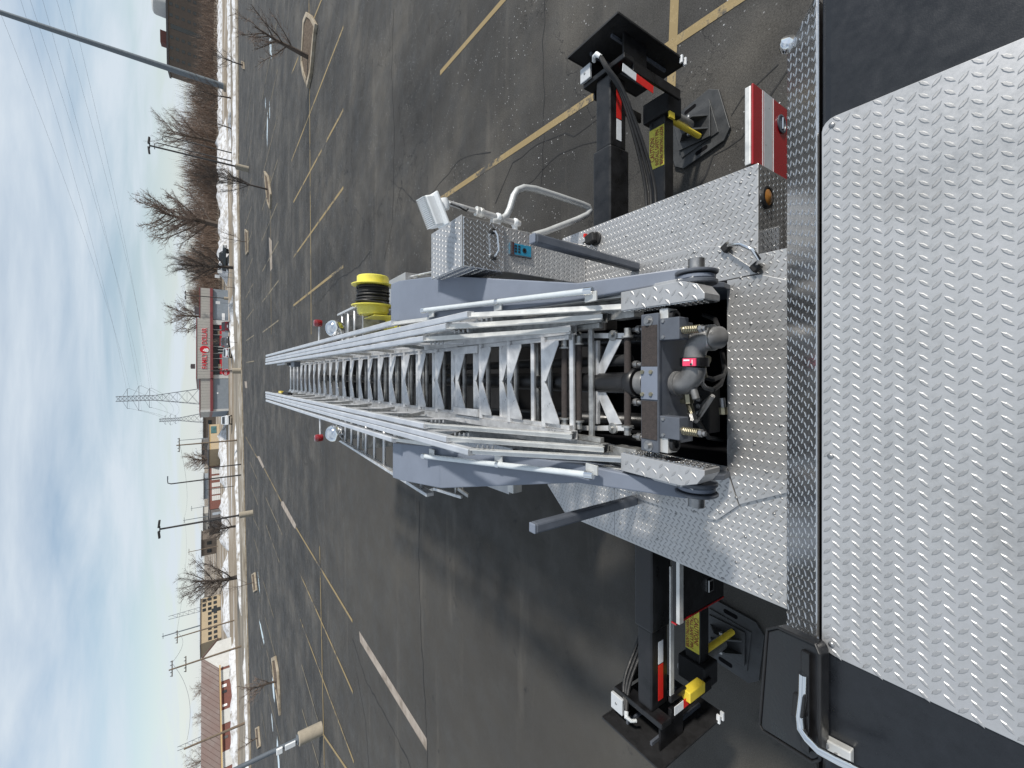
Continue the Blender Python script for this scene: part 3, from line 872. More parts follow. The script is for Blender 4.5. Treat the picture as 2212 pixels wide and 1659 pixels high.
# ---- heel pads with perforated inner face and the hinge ears --------------
def pad(sg, far_o, far_i, near_o, near_i):
    h = 1.80
    P = [th(*far_o, h), th(*far_i, h), th(*near_i, h), th(*near_o, h)]
    x_o, x_i = (P[0].x + P[3].x) / 2, (P[1].x + P[2].x) / 2
    y1, y0 = P[0].y, P[3].y
    z1 = EYE - h; z0 = z1 - .13
    r = .075
    out = [V3((x_i, y1, z1)), V3((x_o, y1, z1)), V3((x_o, y0 + r * 1.6, z1)), V3((x_o - sg * r * .35, y0 + r * .5, z1)), V3((x_o - sg * r, y0, z1)), V3((x_i, y0, z1))]
    pd = tread('heel_pad', out, .13, truck, 'tread', label='tread plate heel cover on the %s of the ladder foot' % ('right' if sg > 0 else 'left'), ps=.05, pt=.036, L=.044, W=.013, margin=.012)
    pf = MB().span(x_i - sg * .004, x_i - sg * .001, y0 + .01, y1 - .01, z0 + .006, z1 - .006).build('perforated_face', M['tread_polish'], pd)
    lug_on(pd, [(x_i - sg * .004, y1 - .01, z0), (x_i - sg * .004, y0 + .01, z0), (x_i - sg * .004, y0 + .01, z1), (x_i - sg * .004, y1 - .01, z1)], (0, sg, 0), (-sg, 0, 0), 'tread_polish', ps=.03, pt=.02, L=.022, W=.01)
    MB().lathe(V3((x_i - sg * .005, y0 + (y1 - y0) * .42, (z0 + z1) / 2)), (-sg, 0, 0), [(.04, 0), (.04, .003), (.03, .004), (0, .004)], 20).build('lamp_hole_shade', M['hollow'], pd)  # dark disc paints the shade of the lamp hole
    MB().span(x_o + sg * .002, x_o + sg * .03, y0 + .10, y1, z0 - .02, z0 + .06).build('pad_flange', M['tread'], pd, bevel=.003)
    for k in (.15, .72):
        screw(pd, V3((x_o + sg * .02, y0 + .06 + (y1 - y0 - .06) * (1 - k), z0 + .06)), 1.2)
    # hinge ears: stacked rounded plates on a cross pin
    yc = th(1503, 590, 1.95).y - .04
    for k, (xo, tk, rr, m) in enumerate(((.0, .02, .10, 'grey_dark'), (.024, .022, .09, 'grey'), (.05, .016, .102, 'grey_dark'))):
        MB().lathe(V3((x_o + sg * (xo - tk / 2 + .01), yc + .04, EYE - 1.955)), (sg, 0, 0), [(rr * .96, 0), (rr, .004), (rr, tk - .004), (rr * .96, tk)], 30).build('hinge_ear', M[m], truck, True)
    MB().lathe(V3((x_o - sg * .06, yc + .04, EYE - 1.955)), (sg, 0, 0), [(.04, 0), (.04, .19)], 16).build('hinge_pin', M['steel'], truck, True)
    # turntable cheek plate that carries the pin
    MB().prism([V3((x_o + sg * .07, PY0 - .03, ZT + .002)), V3((x_o + sg * .07, PY0 - .05, ZT + .10)), V3((x_o + sg * .07, PY0 - .02, ZT + .14)), V3((x_o + sg * .07, PY0 + .10, ZT + .34)), V3((x_o + sg * .07, PY0 + .34, ZT + .32)), V3((x_o + sg * .07, PY0 + .42, ZD - .3)), V3((x_o + sg * .07, PY0 + .02, ZD - .3))], (-sg * .03, 0, 0)).build('cheek_plate', M['grey_dark'], truck, bevel=.004)
    return pd
pad(1, (1341, 618), (1341, 664), (1522, 613), (1522, 654))
pad(-1, (1341, 1036), (1341, 990), (1522, 1039), (1522, 1001))

# ---- cross step at the heel, brackets, springs --------------------------
HH = 1.80
def hz(x, y): return (1206.9 + .28116 * x, 630.9 + .28116 * y)
def tz(x, y, h=HH): return th(*hz(x, y), h)
p00, p11 = tz(632, 175), tz(765, 1240)
cs = MB().span(min(p00.x, p11.x), max(p00.x, p11.x), min(p00.y, p11.y), max(p00.y, p11.y), EYE - HH - .02, EYE - HH).build('cross_step', M['grey_dark'], truck, bevel=.004)
cs['label'] = 'grey cross step with brown grit grip at the ladder foot'
for ya, yb_ in ((262, 570), (832, 1140)):
    a0, a1 = tz(640, ya), tz(758, yb_)
    MB().span(a1.x, a0.x, a1.y, a0.y, EYE - HH + .0005, EYE - HH + .004).build('grip_pad', M['grip'], cs)
a0, a1 = tz(636, 574), tz(763, 830)
MB().span(a1.x, a0.x, a1.y, a0.y, EYE - HH + .0005, EYE - HH + .006).build('centre_plate', M['grey'], cs, bevel=.002)
for x, y in ((650, 615), (715, 615), (650, 785), (715, 785)):
    MB().lathe(tz(x, y), (0, 0, 1), [(.011, .0055), (.011, .014), (0, .014)], 6).build('bolt', M['brass'], cs)
for x, y in ((690, 222), (690, 1182)):
    MB().lathe(tz(x, y), (0, 0, 1), [(.028, 0), (.028, .004), (.014, .004), (.014, .02), (0, .02)], 14).build('pivot_bolt', M['steel'], cs, True)
cy0 = min(p00.y, p11.y)
MB().span(p11.x + .03, p00.x - .03, cy0 + .01, cy0 + .03, EYE - HH - .32, EYE - HH - .021).build('cross_web', M['grey_dark'], cs, bevel=.003)
MB().span(p11.x + .0, p00.x, cy0 + .12, cy0 + .2, EYE - HH - .30, EYE - HH - .19).build('cross_beam', M['grey_dark'], truck, bevel=.004)
for yy in (282, 1042):
    c0, c1 = tz(768, yy), tz(905, yy, HH + .02)
    xm = (c0.x + c1.x) / 2
    bx_ = MB().span(xm - .055, xm + .055, cy0 - .11, cy0 + .009, EYE - HH - .09, EYE - HH - .012).build('spring_bracket', M['grey_dark'], truck, bevel=.004)
    MB().tube([V3((xm - .01, cy0 - .11, EYE - HH - .04)), V3((xm - .01, cy0 - .225, EYE - HH - .04))], .009, 10).build('spring_rod', M['steel'], bx_, True)
    pts = [V3((xm - .01 + .017 * math.cos(t * .7), cy0 - .112 - t * .00105, EYE - HH - .04 + .017 * math.sin(t * .7))) for t in range(0, 82)]
    MB().tube(pts, .0036, 6).build('spring', M['brass'], bx_, True)
    MB().lathe(V3((xm - .01, cy0 - .198, EYE - HH - .04)), (0, -1, 0), [(.018, 0), (.018, .016), (.012, .016), (.012, .03), (0, .03)], 6).build('spring_nut', M['steel'], bx_)
    for sx in (-1, 1):
        MB().lathe(V3((xm + sx * .04, cy0 - .02, EYE - HH - .012)), (0, 0, 1), [(.009, 0), (.009, .006), (0, .006)], 6).build('bolt', M['steel'], bx_)
# bearing blocks under the step ends
for yy in (195, 1165):
    c = tz(815, yy, HH + .03)
    bb = MB().box(c + V3((0, 0, -.03)), (.09, .05, .08)).build('bearing_block', M['alu_white'], truck, bevel=.004)
    MB().lathe(c + V3((0, -.026, -.03)), (0, -1, 0), [(.035, 0), (.035, .02), (.02, .022), (.02, .006), (0, .006)], 20).build('bearing', M['rubber'], bb, True)
# grit covered rungs at the heels of the lower sections
for x, ya, yb_, c in ((45, 430, 970, cb[3]), (155, 400, 990, cb[2]), (530, 345, 1030, cb[1] + .03)):
    A0, A1 = ltp(*hz(x, ya), c), ltp(*hz(x, yb_), c)
    A0.y = A1.y = (A0.y + A1.y) / 2; A0.z = A1.z = (A0.z + A1.z) / 2
    gr = MB().tube([A0, A1], .0195, 12).build('grip_rung', M['grip'], truck, True)
    for P, s_ in ((A0, 1), (A1, -1)):
        MB().lathe(P, (s_, 0, 0), [(.022, -.006), (.034, -.004), (.034, .006), (.02, .008), (.02, .05), (0, .05)], 16).build('rung_collar', M['alu_dirty_shade'], gr, True)
# V braces over the waterway
for sgn in (-1, 1):
    q = [ltp(*hz(288, 690 + sgn * 90), cb[1]), ltp(*hz(318, 690 + sgn * 5), cb[1]), ltp(*hz(490, 690 + sgn * 325), cb[1]), ltp(*hz(393, 690 + sgn * 330), cb[1])]
    zm = sum(p.z for p in q) / 4
    MB().prism([V3((p.x, p.y, zm)) for p in q], (0, 0, -.006)).build('heel_gusset', M['alu'], sections[1], bevel=.001)
q0, q1 = ltp(*hz(285, 375), cb[1]), ltp(*hz(285, 1010), cb[1])
zm = (q0.z + q1.z) / 2
MB().bar(V3((q0.x, q0.y, zm)), V3((q1.x, q0.y, zm)), .05, .03).build('heel_rung', M['alu'], sections[1], bevel=.003)
# cable sheaves beside the heel rungs
for yy in (335, 1045):
    for x0_, r_ in ((150, .028), (420, .032)):
        c = ltp(*hz(x0_, yy), cb[1])
        MB().lathe(c, (0, 0, 1), [(.012, -.012), (r_, -.010), (r_ * .85, -.002), (r_ * .85, .002), (r_, .010), (.012, .012), (.012, .03), (0, .03)], 20).build('cable_sheave', M['alu_dirty_shade'], truck, True)
    c0, c1 = ltp(*hz(130, yy), cb[1]), ltp(*hz(560, yy), cb[1])
    MB().bar(c0, c1, .03, .006).build('sheave_strap', M['alu'], truck)
    MB().tube([c0 + V3((0, 0, -.02)), c1 + V3((0, 0, -.02))], .006, 6).build('extension_cable', M['steel'], truck, True)
for x, y in ((615, 287), (620, 1112), (595, 557), (595, 845)):
    c = ltp(*hz(x, y), cb[1])
    MB().lathe(c + V3((0, .04, 0)), (0, -1, 0), [(.012, 0), (.012, .03), (.022, .03), (.022, .055), (.012, .057), (.012, .08), (0, .08)], 10).build('anchor_bolt', M['steel'], truck, True)
# heel channels of the lower sections (greasy ends)
for s in (1, 2):
    for sg in (-1, 1):
        b = sg * (half[s] - .05)
        MB().prism([L(a_heel[s] - .06, b + x, cb[s] + z) for x, z in ((-.035, -.09), (.035, -.09), (.035, .0), (-.035, .0))], l_ey * .16).build('heel_channel', M['alu_dirty_shade'], sections[s], bevel=.003)
# ---- waterway -----------------------------------------------------------
hw = 1.93
wy = tz(590, 695, hw)
pipe = MB().tube([V3((wy.x, wy.y, wy.z)), V3((wy.x - .01, wy.y + .3, wy.z + .012)), L(3.2, 0, -.74), L(8.0, 0, -.74)], .062, 20).build('waterway_pipe', M['black'], truck, True)
pipe['label'] = 'black water pipe running under the ladder'
MB().tube([V3((wy.x + .13, wy.y + .06, wy.z - .03)), L(3.2, .13, -.78)], .035, 14).build('braided_hose', M['rubber'], truck, True)
cr_ = MB().lathe(V3((wy.x, wy.y + .01, wy.z)), (0, 1, 0), [(.062, -.03), (.078, -.03), (.085, -.02), (.085, .02), (.078, .03), (.062, .03)], 26).build('coupling_ring', M['black'], truck, True)
MB().lathe(V3((wy.x, wy.y - .06, wy.z)), (0, 1, 0), [(.062, -.02), (.066, -.01), (.066, .03), (.06, .03)], 26).build('pipe_collar', M['cast'], cr_, True)
w1 = V3((wy.x, wy.y - .12, wy.z))
base = V3((wy.x, wy.y - .20, wy.z))
pth, r0 = [], .1
ex0 = tz(830, 700, hw)
P = [V3((ex0.x, cy0 + .0, wy.z)), V3((ex0.x, cy0 - .02, wy.z))]
R1 = .085
c1_ = V3((ex0.x + R1, cy0 - .03, wy.z))
for k in range(9):
    an = math.radians(180 + k * 90 / 8)
    P.append(c1_ + V3((math.cos(an) * R1, math.sin(an) * R1, 0)))
e1 = P[-1]
el = MB().tube(P, [.054] * 2 + [.056] * (len(P) - 2), 20).build('cast_elbow', M['cast'], truck, True)
MB().lathe(P[1] + V3((0, .0, 0)), (0, 1, 0), [(.056, -.012), (.064, -.01), (.064, .01), (.056, .012)], 22).build('elbow_bead', M['cast'], el, True)
colr = MB().lathe(e1 + V3((.002, 0, 0)), (1, 0, 0), [(.056, 0), (.068, .001), (.068, .044), (.056, .045)], 26).build('swivel_collar', M['black'], truck, True)
MB().span(e1.x + .004, e1.x + .042, e1.y - .05, e1.y + .02, e1.z + .06, e1.z + .0705).build('pink_tag', M['pink'], colr, bevel=.002)
tagc = e1 + V3((.023, -.015, .0712))
MB().span(tagc.x - .012, tagc.x + .012, tagc.y - .02, tagc.y - .016, tagc.z, tagc.z + .0008).span(tagc.x + .006, tagc.x + .014, tagc.y - .004, tagc.y + .028, tagc.z, tagc.z + .0008).build('tag_print', M['white_tape'], colr)
MB().lathe(tagc + V3((-.010, -.012, 0)), (0, 0, 1), [(.004, 0), (.006, .0005), (.006, .001), (.004, .001)], 12).build('tag_emblem', M['rubber'], colr)
P2 = []
s0 = e1 + V3((.047, 0, 0))
c2_ = s0 + V3((0, 0, 0))
P2.append(s0); P2.append(s0 + V3((.01, 0, 0)))
c3 = s0 + V3((.01, -.085, 0))
for k in range(1, 8):
    an = math.radians(90 - k * 90 / 8)
    P2.append(c3 + V3((math.cos(an) * .085, math.sin(an) * .085, 0)))
P2.append(P2[-1] + V3((.002, -.012, -.012))); P2.append(P2[-1] + V3((.002, -.012, -.05)))
el2 = MB().tube(P2, .055, 20).build('cast_elbow', M['cast'], truck, True)
for t in (0, .025):
    MB().lathe(P2[-2] + V3((0, .02 - t, -.002)), (0, 1, 0), [(.054, -.012), (.064, -.008), (.064, .008), (.054, .012)], 22).build('elbow_bead', M['alu_dirty_shade'], el2, True)
# stub bosses and hydraulic fittings
for q, ax, r_, ln in ((P[6] + V3((-.05, -.02, 0)), (-1, -.3, 0), .018, .05), (P2[6] + V3((.02, .05, 0)), (.4, 1, 0), .02, .05)):
    MB().lathe(q, ax, [(r_, 0), (r_, ln), (r_ * .8, ln + .004), (0, ln + .004)], 14).build('pipe_boss', M['cast'], truck, True)
def fitting(path, rs, m='brass'):
    return MB().tube([th(x, y, h) for x, y, h in path], rs, 8).build('hydraulic_fitting', M[m], truck, True)
fitting([(1472, 866, 1.96), (1486, 866, 1.96)], [.014, .014])
fitting([(1486, 852, 1.97), (1488, 872, 1.97)], [.026, .026])
fitting([(1488, 872, 1.98), (1494, 890, 2.0)], [.017, .017])
fitting([(1492, 890, 2.0), (1496, 904, 2.02)], [.021, .021], 'steel')
fitting([(1496, 904, 2.02), (1503, 910, 2.05), (1508, 902, 2.08), (1512, 896, 2.1)], [.012] * 4, 'steel')
fitting([(1512, 896, 2.08), (1525, 872, 2.05), (1540, 855, 2.03)], [.014, .02, .012], 'steel')
fitting([(1516, 776, 1.95), (1530, 780, 1.95)], [.024, .026])
fitting([(1518, 790, 1.96), (1520, 815, 1.98)], [.014, .018])
fitting([(1517, 815, 1.99), (1516, 828, 2.02), (1524, 838, 2.06), (1540, 842, 2.1)], [.012] * 4, 'steel')
fitting([(1560, 860, 2.2), (1562, 880, 2.2)], [.014, .014], 'steel')
fitting([(1562, 880, 2.2), (1563, 895, 2.2)], [.022, .022])
for path in ([(1500, 900, 2.2), (1530, 945, 2.3), (1560, 950, 2.5)], [(1540, 842, 2.12), (1556, 830, 2.2), (1566, 800, 2.4), (1560, 760, 2.6)], [(1555, 720, 2.3), (1545, 690, 2.4), (1520, 680, 2.7)], [(1512, 812, 2.05), (1540, 820, 2.12), (1562, 812, 2.3)]):
    MB().tube([th(x, y, h) for x, y, h in path], .014, 8).build('pit_hose', M['rubber'], truck, True)
valve = MB().box(th(1520, 885, 2.35), (.26, .14, .12)).build('valve_block', M['black_matt'], truck, bevel=.008)
for k in range(4):
    MB().lathe(th(1512, 862 + k * 15, 2.29), (0, 0, 1), [(.014, 0), (.014, .02), (0, .022)], 8).build('valve_cap', M['steel'], valve)
# ladder rest and lift cylinders in the shade below
for sg in (-1, 1):
    MB().tube([V3((-.09 + sg * .36, 1.9, 1.35)), V3((-.09 + sg * .36, 3.6, 2.35))], [.08, .06], 16).build('lift_cylinder', M['black'], truck, True)
MB().span(-.6, .45, 7.6, 7.75, ZD - .16, 2.75).build('ladder_rest', M['black_matt'], truck, bevel=.01)

# ---- cable reel and stowed gear behind the wings ---------------------------
RC = th(812, 634, 1.52)
RC.y += .12
xA, xB = th(812, 611, 1.5).x, th(812, 657, 1.5).x
reel = MB().lathe(V3((xB, RC.y, RC.z)), (1, 0, 0), [(.24, -.008), (.255, -.004), (.255, .006), (.24, .008), (.12, .008), (.12, -.008)], 36).build('cable_reel', M['reel_yellow'], truck, True)
reel['label'] = 'yellow cable reel wound with black cable behind the right wing'
MB().lathe(V3((xA, RC.y, RC.z)), (1, 0, 0), [(.24, -.008), (.255, -.004), (.255, .006), (.24, .008), (.17, .010), (.19, .012), (.19, .10), (.18, .11), (0, .11)], 36).build('reel_flange', M['reel_yellow'], reel, True)
MB().lathe(V3((xB, RC.y, RC.z)), (-1, 0, 0), [(.19, .0), (.19, .07), (.17, .11), (0, .11)], 30).build('reel_hub', M['reel_yellow'], reel, True)
pts = []
nw = 11
for t in range(nw * 20):
    an = t / 20 * 2 * math.pi
    rr = .178 + .012 * math.sin(t * .13)
    pts.append(V3((xB + .02 + (xA - xB - .04) * t / (nw * 20), RC.y + rr * math.cos(an), RC.z + rr * math.sin(an))))
MB().tube(pts, .0135, 7).lathe(V3((xB, RC.y, RC.z)), (1, 0, 0), [(.165, .008), (.165, xA - xB - .008)], 24).build('wound_cable', M['rubber'], reel, True)
pts = [V3((xB + .03 + .02 * math.sin(t), RC.y + (.20 + .012 * math.cos(3 * t)) * math.cos(t), RC.z + .20 * math.sin(t))) for t in [k * .2 for k in range(32)]]
MB().tube(pts, .0135, 7).build('loose_turn', M['rubber'], reel, True)
fx = xB - .13
fr_ = MB()
fr_.span(fx - .15, fx + .03, RC.y - .22, RC.y + .22, RC.z - .24, RC.z - .22).span(fx - .012, fx, RC.y - .22, RC.y + .22, RC.z - .24, RC.z + .05).bar((fx - .01, RC.y, RC.z), (xB - .02, RC.y, RC.z), .04, .04)
fr_.span(fx - .14, fx - .12, RC.y + .2, RC.y + .22, ZD - .13, RC.z - .2).span(fx - .14, fx - .12, RC.y - .22, RC.y - .2, ZD - .13, RC.z - .2)
fr_.build('reel_frame', M['reel_yellow'], reel, bevel=.004)
MB().span(xB - .2, xA + .15, RC.y - .3, RC.y + .3, ZD - .13, RC.z - .3).build('reel_shelf', M['tread'], truck, bevel=.006)

# hooks and brackets low on the left side
hs = 1.98
hb_ = MB().bar(th(938, 1056, hs), th(997, 1074, hs), .03, .025).build('pike_pole_bracket', M['alu'], truck, bevel=.004)
for p_, q_, w_ in (((917, 1064, hs), (940, 1056, hs + .02), .035), ((990, 1056, hs), (1012, 1071, hs), .034), ((985, 1050, hs + .03), (985, 1066, hs + .03), .018), ((1000, 1050, hs + .03), (1000, 1064, hs + .03), .018)):
    MB().bar(th(*p_), th(*q_), w_, .02).build('bracket_hook', M['alu_dirty_shade'], hb_, bevel=.003)
for x_, y_ in ((945, 1058), (985, 1066)):
    q_ = th(x_, y_, hs + .02)
    MB().bar(q_, V3((XL + .12, q_.y, q_.z)), .03, .02).build('bracket_arm', M['alu_dirty_shade'], hb_, bevel=.003)
    MB().bar(V3((XL + .12, q_.y, q_.z + .01)), V3((XL + .12, q_.y, ZD - .14)), .03, .03).build('bracket_post', M['alu_dirty_shade'], hb_, bevel=.003)
MB().prism([th(1050, 1050, HD), th(1099, 1068, HD), th(1099, 1045, HD), th(1050, 1030, HD)], (0, 0, -.03)).build('step_wing', M['tread'], truck, bevel=.003)
MB().box(th(1112, 1050, HD + .05), (.12, .10, .12)).build('junction_box', M['alu_white'], truck, bevel=.008)
# ================================================================== OUTRIGGERS
def outrigger(sg, X_end, y0, y1, z_top, z_bot, side):
    """sg +1 right, -1 left; the end shield stands in the Y-Z plane at X_end"""
    ym = (y0 + y1) / 2
    gz = ym * math.tan(TAU)                        # ground height in the truck frame
    yb0, yb1 = ym - .10, ym + .10
    x_in = -.07 + sg * .75
    zt_ = EYE - (2.90 if sg > 0 else 2.93)
    beam_y = tp_beam[side]
    by0, by1 = beam_y
    xe = X_end - sg * .28
    og = MB().span(x_in, X_end - sg * .95, by0 - .02, by1 + .02, zt_ - .24, zt_ + .02).build('outrigger', M['black'], truck, bevel=.02, seg=3)
    og['label'] = 'black outrigger extended on the %s side with its jack down' % side
    MB().span(X_end - sg * .952, xe, by0, by1, zt_ - .22, zt_).build('inner_beam', M['black'], og, bevel=.018, seg=3)
    # lower stabiliser beam with the caution plate
    l0, l1 = tp_low[side]
    zl = EYE - (3.66 if sg > 0 else 3.60)
    MB().span(x_in, xe - sg * .02, l0, l1, zl - .15, zl).build('lower_beam', M['black'], og, bevel=.012, seg=3)
    # tape on the near side of the upper beam
    ty_ = by0 - .0012
    for k, (u0, u1, m) in enumerate(tape[side]):
        MB().span(u0, u1, by0 - .003, by0 - .0005, zt_ - .15, zt_ - .085).build('reflective_tape', M[m], og)
    # end housing and brackets
    MB().span(xe, xe + sg * .05, y0 + .05, y1 - .06, zt_ - .10, zt_ + .03).build('end_bracket', M['black'], og, bevel=.008)
    for yy in (y0 + .10, y1 - .12):
        MB().span(xe + sg * .051, X_end - sg * .001, yy, yy + .018, zt_ - .34, zt_ - .02).build('shield_arm', M['black'], og, bevel=.004)
    MB().span(xe - sg * .06, xe + sg * .04, y0 + .06, y0 + .085, zl - .05, zt_ - .101).build('jack_cheek', M['black'], og, bevel=.006)
    MB().span(xe - sg * .06, xe + sg * .04, y1 - .09, y1 - .065, zl - .05, zt_ - .101).build('jack_cheek', M['black'], og, bevel=.006)
    MB().span(xe - sg * .15, xe + sg * .06, l0 - .06, l1 + .06, zl - .20, zl + .03).build('jack_housing', M['black_matt'], og, bevel=.015)
    xj = X_end - sg * .30
    MB().tube([V3((xj, ym, zl + .02)), V3((xj, ym, gz + .16))], .06, 18).build('jack_ram', M['steel'], og, True)
    MB().tube([V3((xj - sg * .13, ym - .08, zl - .05)), V3((xj - sg * .13, ym - .08, gz + .10))], .029, 14).build('yellow_strut', M['yellow'], og, True)
    # end shield
    sh = MB().span(X_end, X_end + sg * .006, y0, y1, z_bot, z_top).build('end_shield', M['black_matt'], og, bevel=.002)
    for (ya, yb_, za, zb_) in ((y0 - .006, y0 + .006, z_bot, z_top), (y1 - .006, y1 + .006, z_bot, z_top), (y0, y1, z_top - .006, z_top + .006), (y0, y1, z_bot - .006, z_bot + .006)):
        MB().span(X_end - sg * .004, X_end + sg * .012, ya, yb_, za, zb_).build('shield_lip', M['rubber'], sh)
    MB().span(X_end - sg * .03, X_end - sg * .002, y0 + .17, y0 + .19, z_bot + .1, z_top - .12).build('shield_rib', M['grey_dark'], sh)
    MB().span(X_end - sg * .03, X_end - sg * .002, y1 - .19, y1 - .17, z_bot + .1, z_top - .12).build('shield_rib', M['grey_dark'], sh)
    for zz_ in (z_bot + .04, z_bot + .1):
        MB().span(X_end - sg * .05, X_end + sg * .02, y0 - .022, y0 + .008, zz_, zz_ + .018).build('shield_tab', M['white_tape'], sh)
    # light grey cover plate and tape on the housing
    cv = MB().span(X_end - sg * .24, X_end - sg * .10, y1 - .18, y1 - .05, zt_ + .031, zt_ + .06).build('cylinder_cover', M['stripe'], og, bevel=.006)
    MB().lathe(V3((X_end - sg * .17, y1 - .11, zt_ + .06)), (0, 0, 1), [(.012, 0), (.01, .004), (0, .005)], 12).build('cover_screw', M['steel'], cv)
    tA, tB, tC = [tY(*q_, y0 + .045) for q_ in (((1345, 145), (1374, 167), (1411, 194)) if sg > 0 else ((1457, 1537), (1476, 1522), (1514, 1491)))]
    MB().bar(tA, tB, .07, .004, (0, 1, 0)).build('reflective_tape', M['white_tape'], og)
    MB().bar(tB, tC, .07, .004, (0, 1, 0)).build('reflective_tape', M['red_tape'], og)
    # hoses from body to cylinder, with pale elbows
    for k in range(3):
        off = .03 * k
        hx = [V3((x_in + sg * .3, by0 - .12 - off, zt_ - .30)), V3((x_in + sg * 1.0, by0 - .10 - off, zt_ - .38 - off)), V3((X_end - sg * .55, by0 - .07 - off * .6, zt_ - .1)), V3((X_end - sg * .30, by0 - .02 - off * .3, zt_ + .07)), V3((X_end - sg * .18, by0 + .02, zt_ + .11 - off * .4))]
        if sg < 0:
            hx = [V3((x_in + sg * .5, by1 + .12 + off, zt_ - .45)), V3((X_end - sg * .8, by1 + .14 + off, zt_ - .35)), V3((X_end - sg * .35, by1 + .12 + off, zt_ - .05)), V3((X_end - sg * .18, by1 + .07, zt_ + .06))]
        MB().tube(smooth_path(hx, 6), .016, 8).build('hydraulic_hose', M['rubber'], og, True)
        if k < 2:
            e = hx[-1]
            dy = -.05 if sg < 0 else .08
            MB().tube([e, e + V3((sg * .03, dy * .3, .02)), e + V3((sg * .05, dy, 0)), e + V3((sg * .05, dy * 1.5, -.04))], [.019, .02, .014, .014], 10).build('hose_elbow', M['lamp_white'], og, True)
    if sg < 0:
        c = tY(1478, 1480, l0 - .02)
        MB().span(c.x - .045, c.x + .045, l0 - .14, l0 - .06, c.z - .13, c.z + .10).build('yellow_valve', M['yellow'], og, bevel=.008)
        r0, r1 = tY(1451, 1222, by0 - .10), tY(1448, 1503, by0 - .10)
        MB().bar(r0, V3((r1.x, r0.y, r0.z)), .012, .05).build('door_stay', M['alu_white'], og, bevel=.002)
        MB().box(V3((r1.x - .03, r0.y, r0.z - .08)), (.05, .03, .22)).build('stay_lug', M['black'], og, bevel=.008)
    else:
        MB().span(xj - .22, xj - .16, l0 - .10, l0 - .083, zl - .02, zl + .06).build('yellow_tag', M['yellow'], og)
    # caution plate on the near face of the lower beam
    cx0, cx1 = caut[side]
    cp = MB().span(cx0, cx1, l0 + .006, l1 - .006, zl + .0006, zl + .003).build('caution_plate', M['decal_yellow'], og)
    cp['label'] = 'yellow caution plate on the lower beam'
    mid = (cx0 + cx1) / 2; W_ = abs(cx1 - cx0); ll = l1 - l0
    for txt, fr, sz_, wd in (('CAUTION!', .76, .40, .62), ('INSTALL SAFETY PIN', .46, .30, .88), ('BEFORE OPERATING LADDER', .18, .30, .94)):
        yt = l0 + ll * (fr if sg > 0 else 1 - fr)
        text_obj('caution_lettering', txt, sz_ * ll, M['decal_red'], cp, V3((mid, yt, zl + .0042)), (sg, 0, 0), (0, sg, 0), 0, .0015, width=W_ * wd)
    # foot under the ram
    ft = MB().prism([V3((xj - .17, ym - .19, gz + .055)), V3((xj + .17, ym - .19, gz + .055)), V3((xj + .17, ym + .19, gz + .055)), V3((xj - .17, ym + .19, gz + .055))], (0, 0, .02)).build('jack_foot', M['steel_pad'], og, bevel=.004)
    for dx in (-.07, .07):
        MB().prism([V3((xj + dx - .008, ym - .17, gz + .076)), V3((xj + dx - .008, ym + .17, gz + .076)), V3((xj + dx - .008, ym + .06, gz + .20)), V3((xj + dx - .008, ym - .06, gz + .20))], (.016, 0, 0)).build('foot_rib', M['steel_pad'], ft)
    MB().tube([V3((xj - .11, ym, gz + .17)), V3((xj + .11, ym, gz + .17))], .02, 10).build('foot_pin', M['steel'], ft, True)
    return xj, ym, gz
def smooth_path(p, k):
    out = []
    n = len(p)
    for i in range(n - 1):
        p0, p1, p2, p3 = p[max(i - 1, 0)], p[i], p[i + 1], p[min(i + 2, n - 1)]
        for j in range(k):
            t = j / k
            out.append(.5 * (2 * p1 + (p2 - p0) * t + (2 * p0 - 5 * p1 + 4 * p2 - p3) * t * t + (3 * p1 - p0 - 3 * p2 + p3) * t ** 3))
    out.append(p[-1])
    return out
# shield corners read off the photograph
XeR, XeL = 3.0, -3.15
tR, lR, bR = tX(1339, 27, XeR), tX(1226, 125, XeR), tX(1482, 137, XeR)
tL, lL, bL = tX(1428, 1659, XeL), tX(1298, 1551, XeL), tX(1567, 1545, XeL)
print('shield R', tR, lR, bR, 'L', tL, lL, bL)
yR0, yR1 = (tR.y + bR.y) / 2, lR.y
yL0, yL1 = (tL.y + bL.y) / 2, lL.y
def beam_span(xa, xb, y, h):
    return th(xb, y, h).y, th(xa, y, h).y
tp_beam = {'right': beam_span(1287, 1318, 300, 2.90), 'left': beam_span(1377, 1408, 1350, 2.93)}
tp_low = {'right': beam_span(1402, 1436, 300, 3.66), 'left': beam_span(1480, 1512, 1400, 3.60)}
print('beams', tp_beam, tp_low)
def bx(x, y, yy): return tY(x, y, yy).x
b0 = tp_beam['right'][0]; b1 = tp_beam['left'][0]
tape = {'right': [(bx(1325, 184, b0), bx(1325, 232, b0), 'red_tape'), (bx(1325, 252, b0), bx(1325, 298, b0), 'white_tape')],
        'left': [(bx(1427, 1384, b1), bx(1427, 1432, b1), 'white_tape'), (bx(1425, 1436, b1), bx(1425, 1512, b1), 'red_tape')]}
tape['right'] = [(bx(1325, 180, b0), bx(1325, 251, b0), 'red_tape'), (bx(1325, 253, b0), bx(1325, 298, b0), 'white_tape')]
l0 = tp_low['right'][0]; l1 = tp_low['left'][0]
caut = {'right': (bx(1415, 345, l0), bx(1415, 255, l0)), 'left': (bx(1498, 1425, l1), bx(1498, 1330, l1))}
for k in caut: caut[k] = tuple(sorted(caut[k]))
jr = outrigger(1, XeR, yR0, yR1, (tR.z + lR.z) / 2, bR.z, 'right')
jl = outrigger(-1, XeL, yL0, yL1, (tL.z + lL.z) / 2, bL.z, 'left')
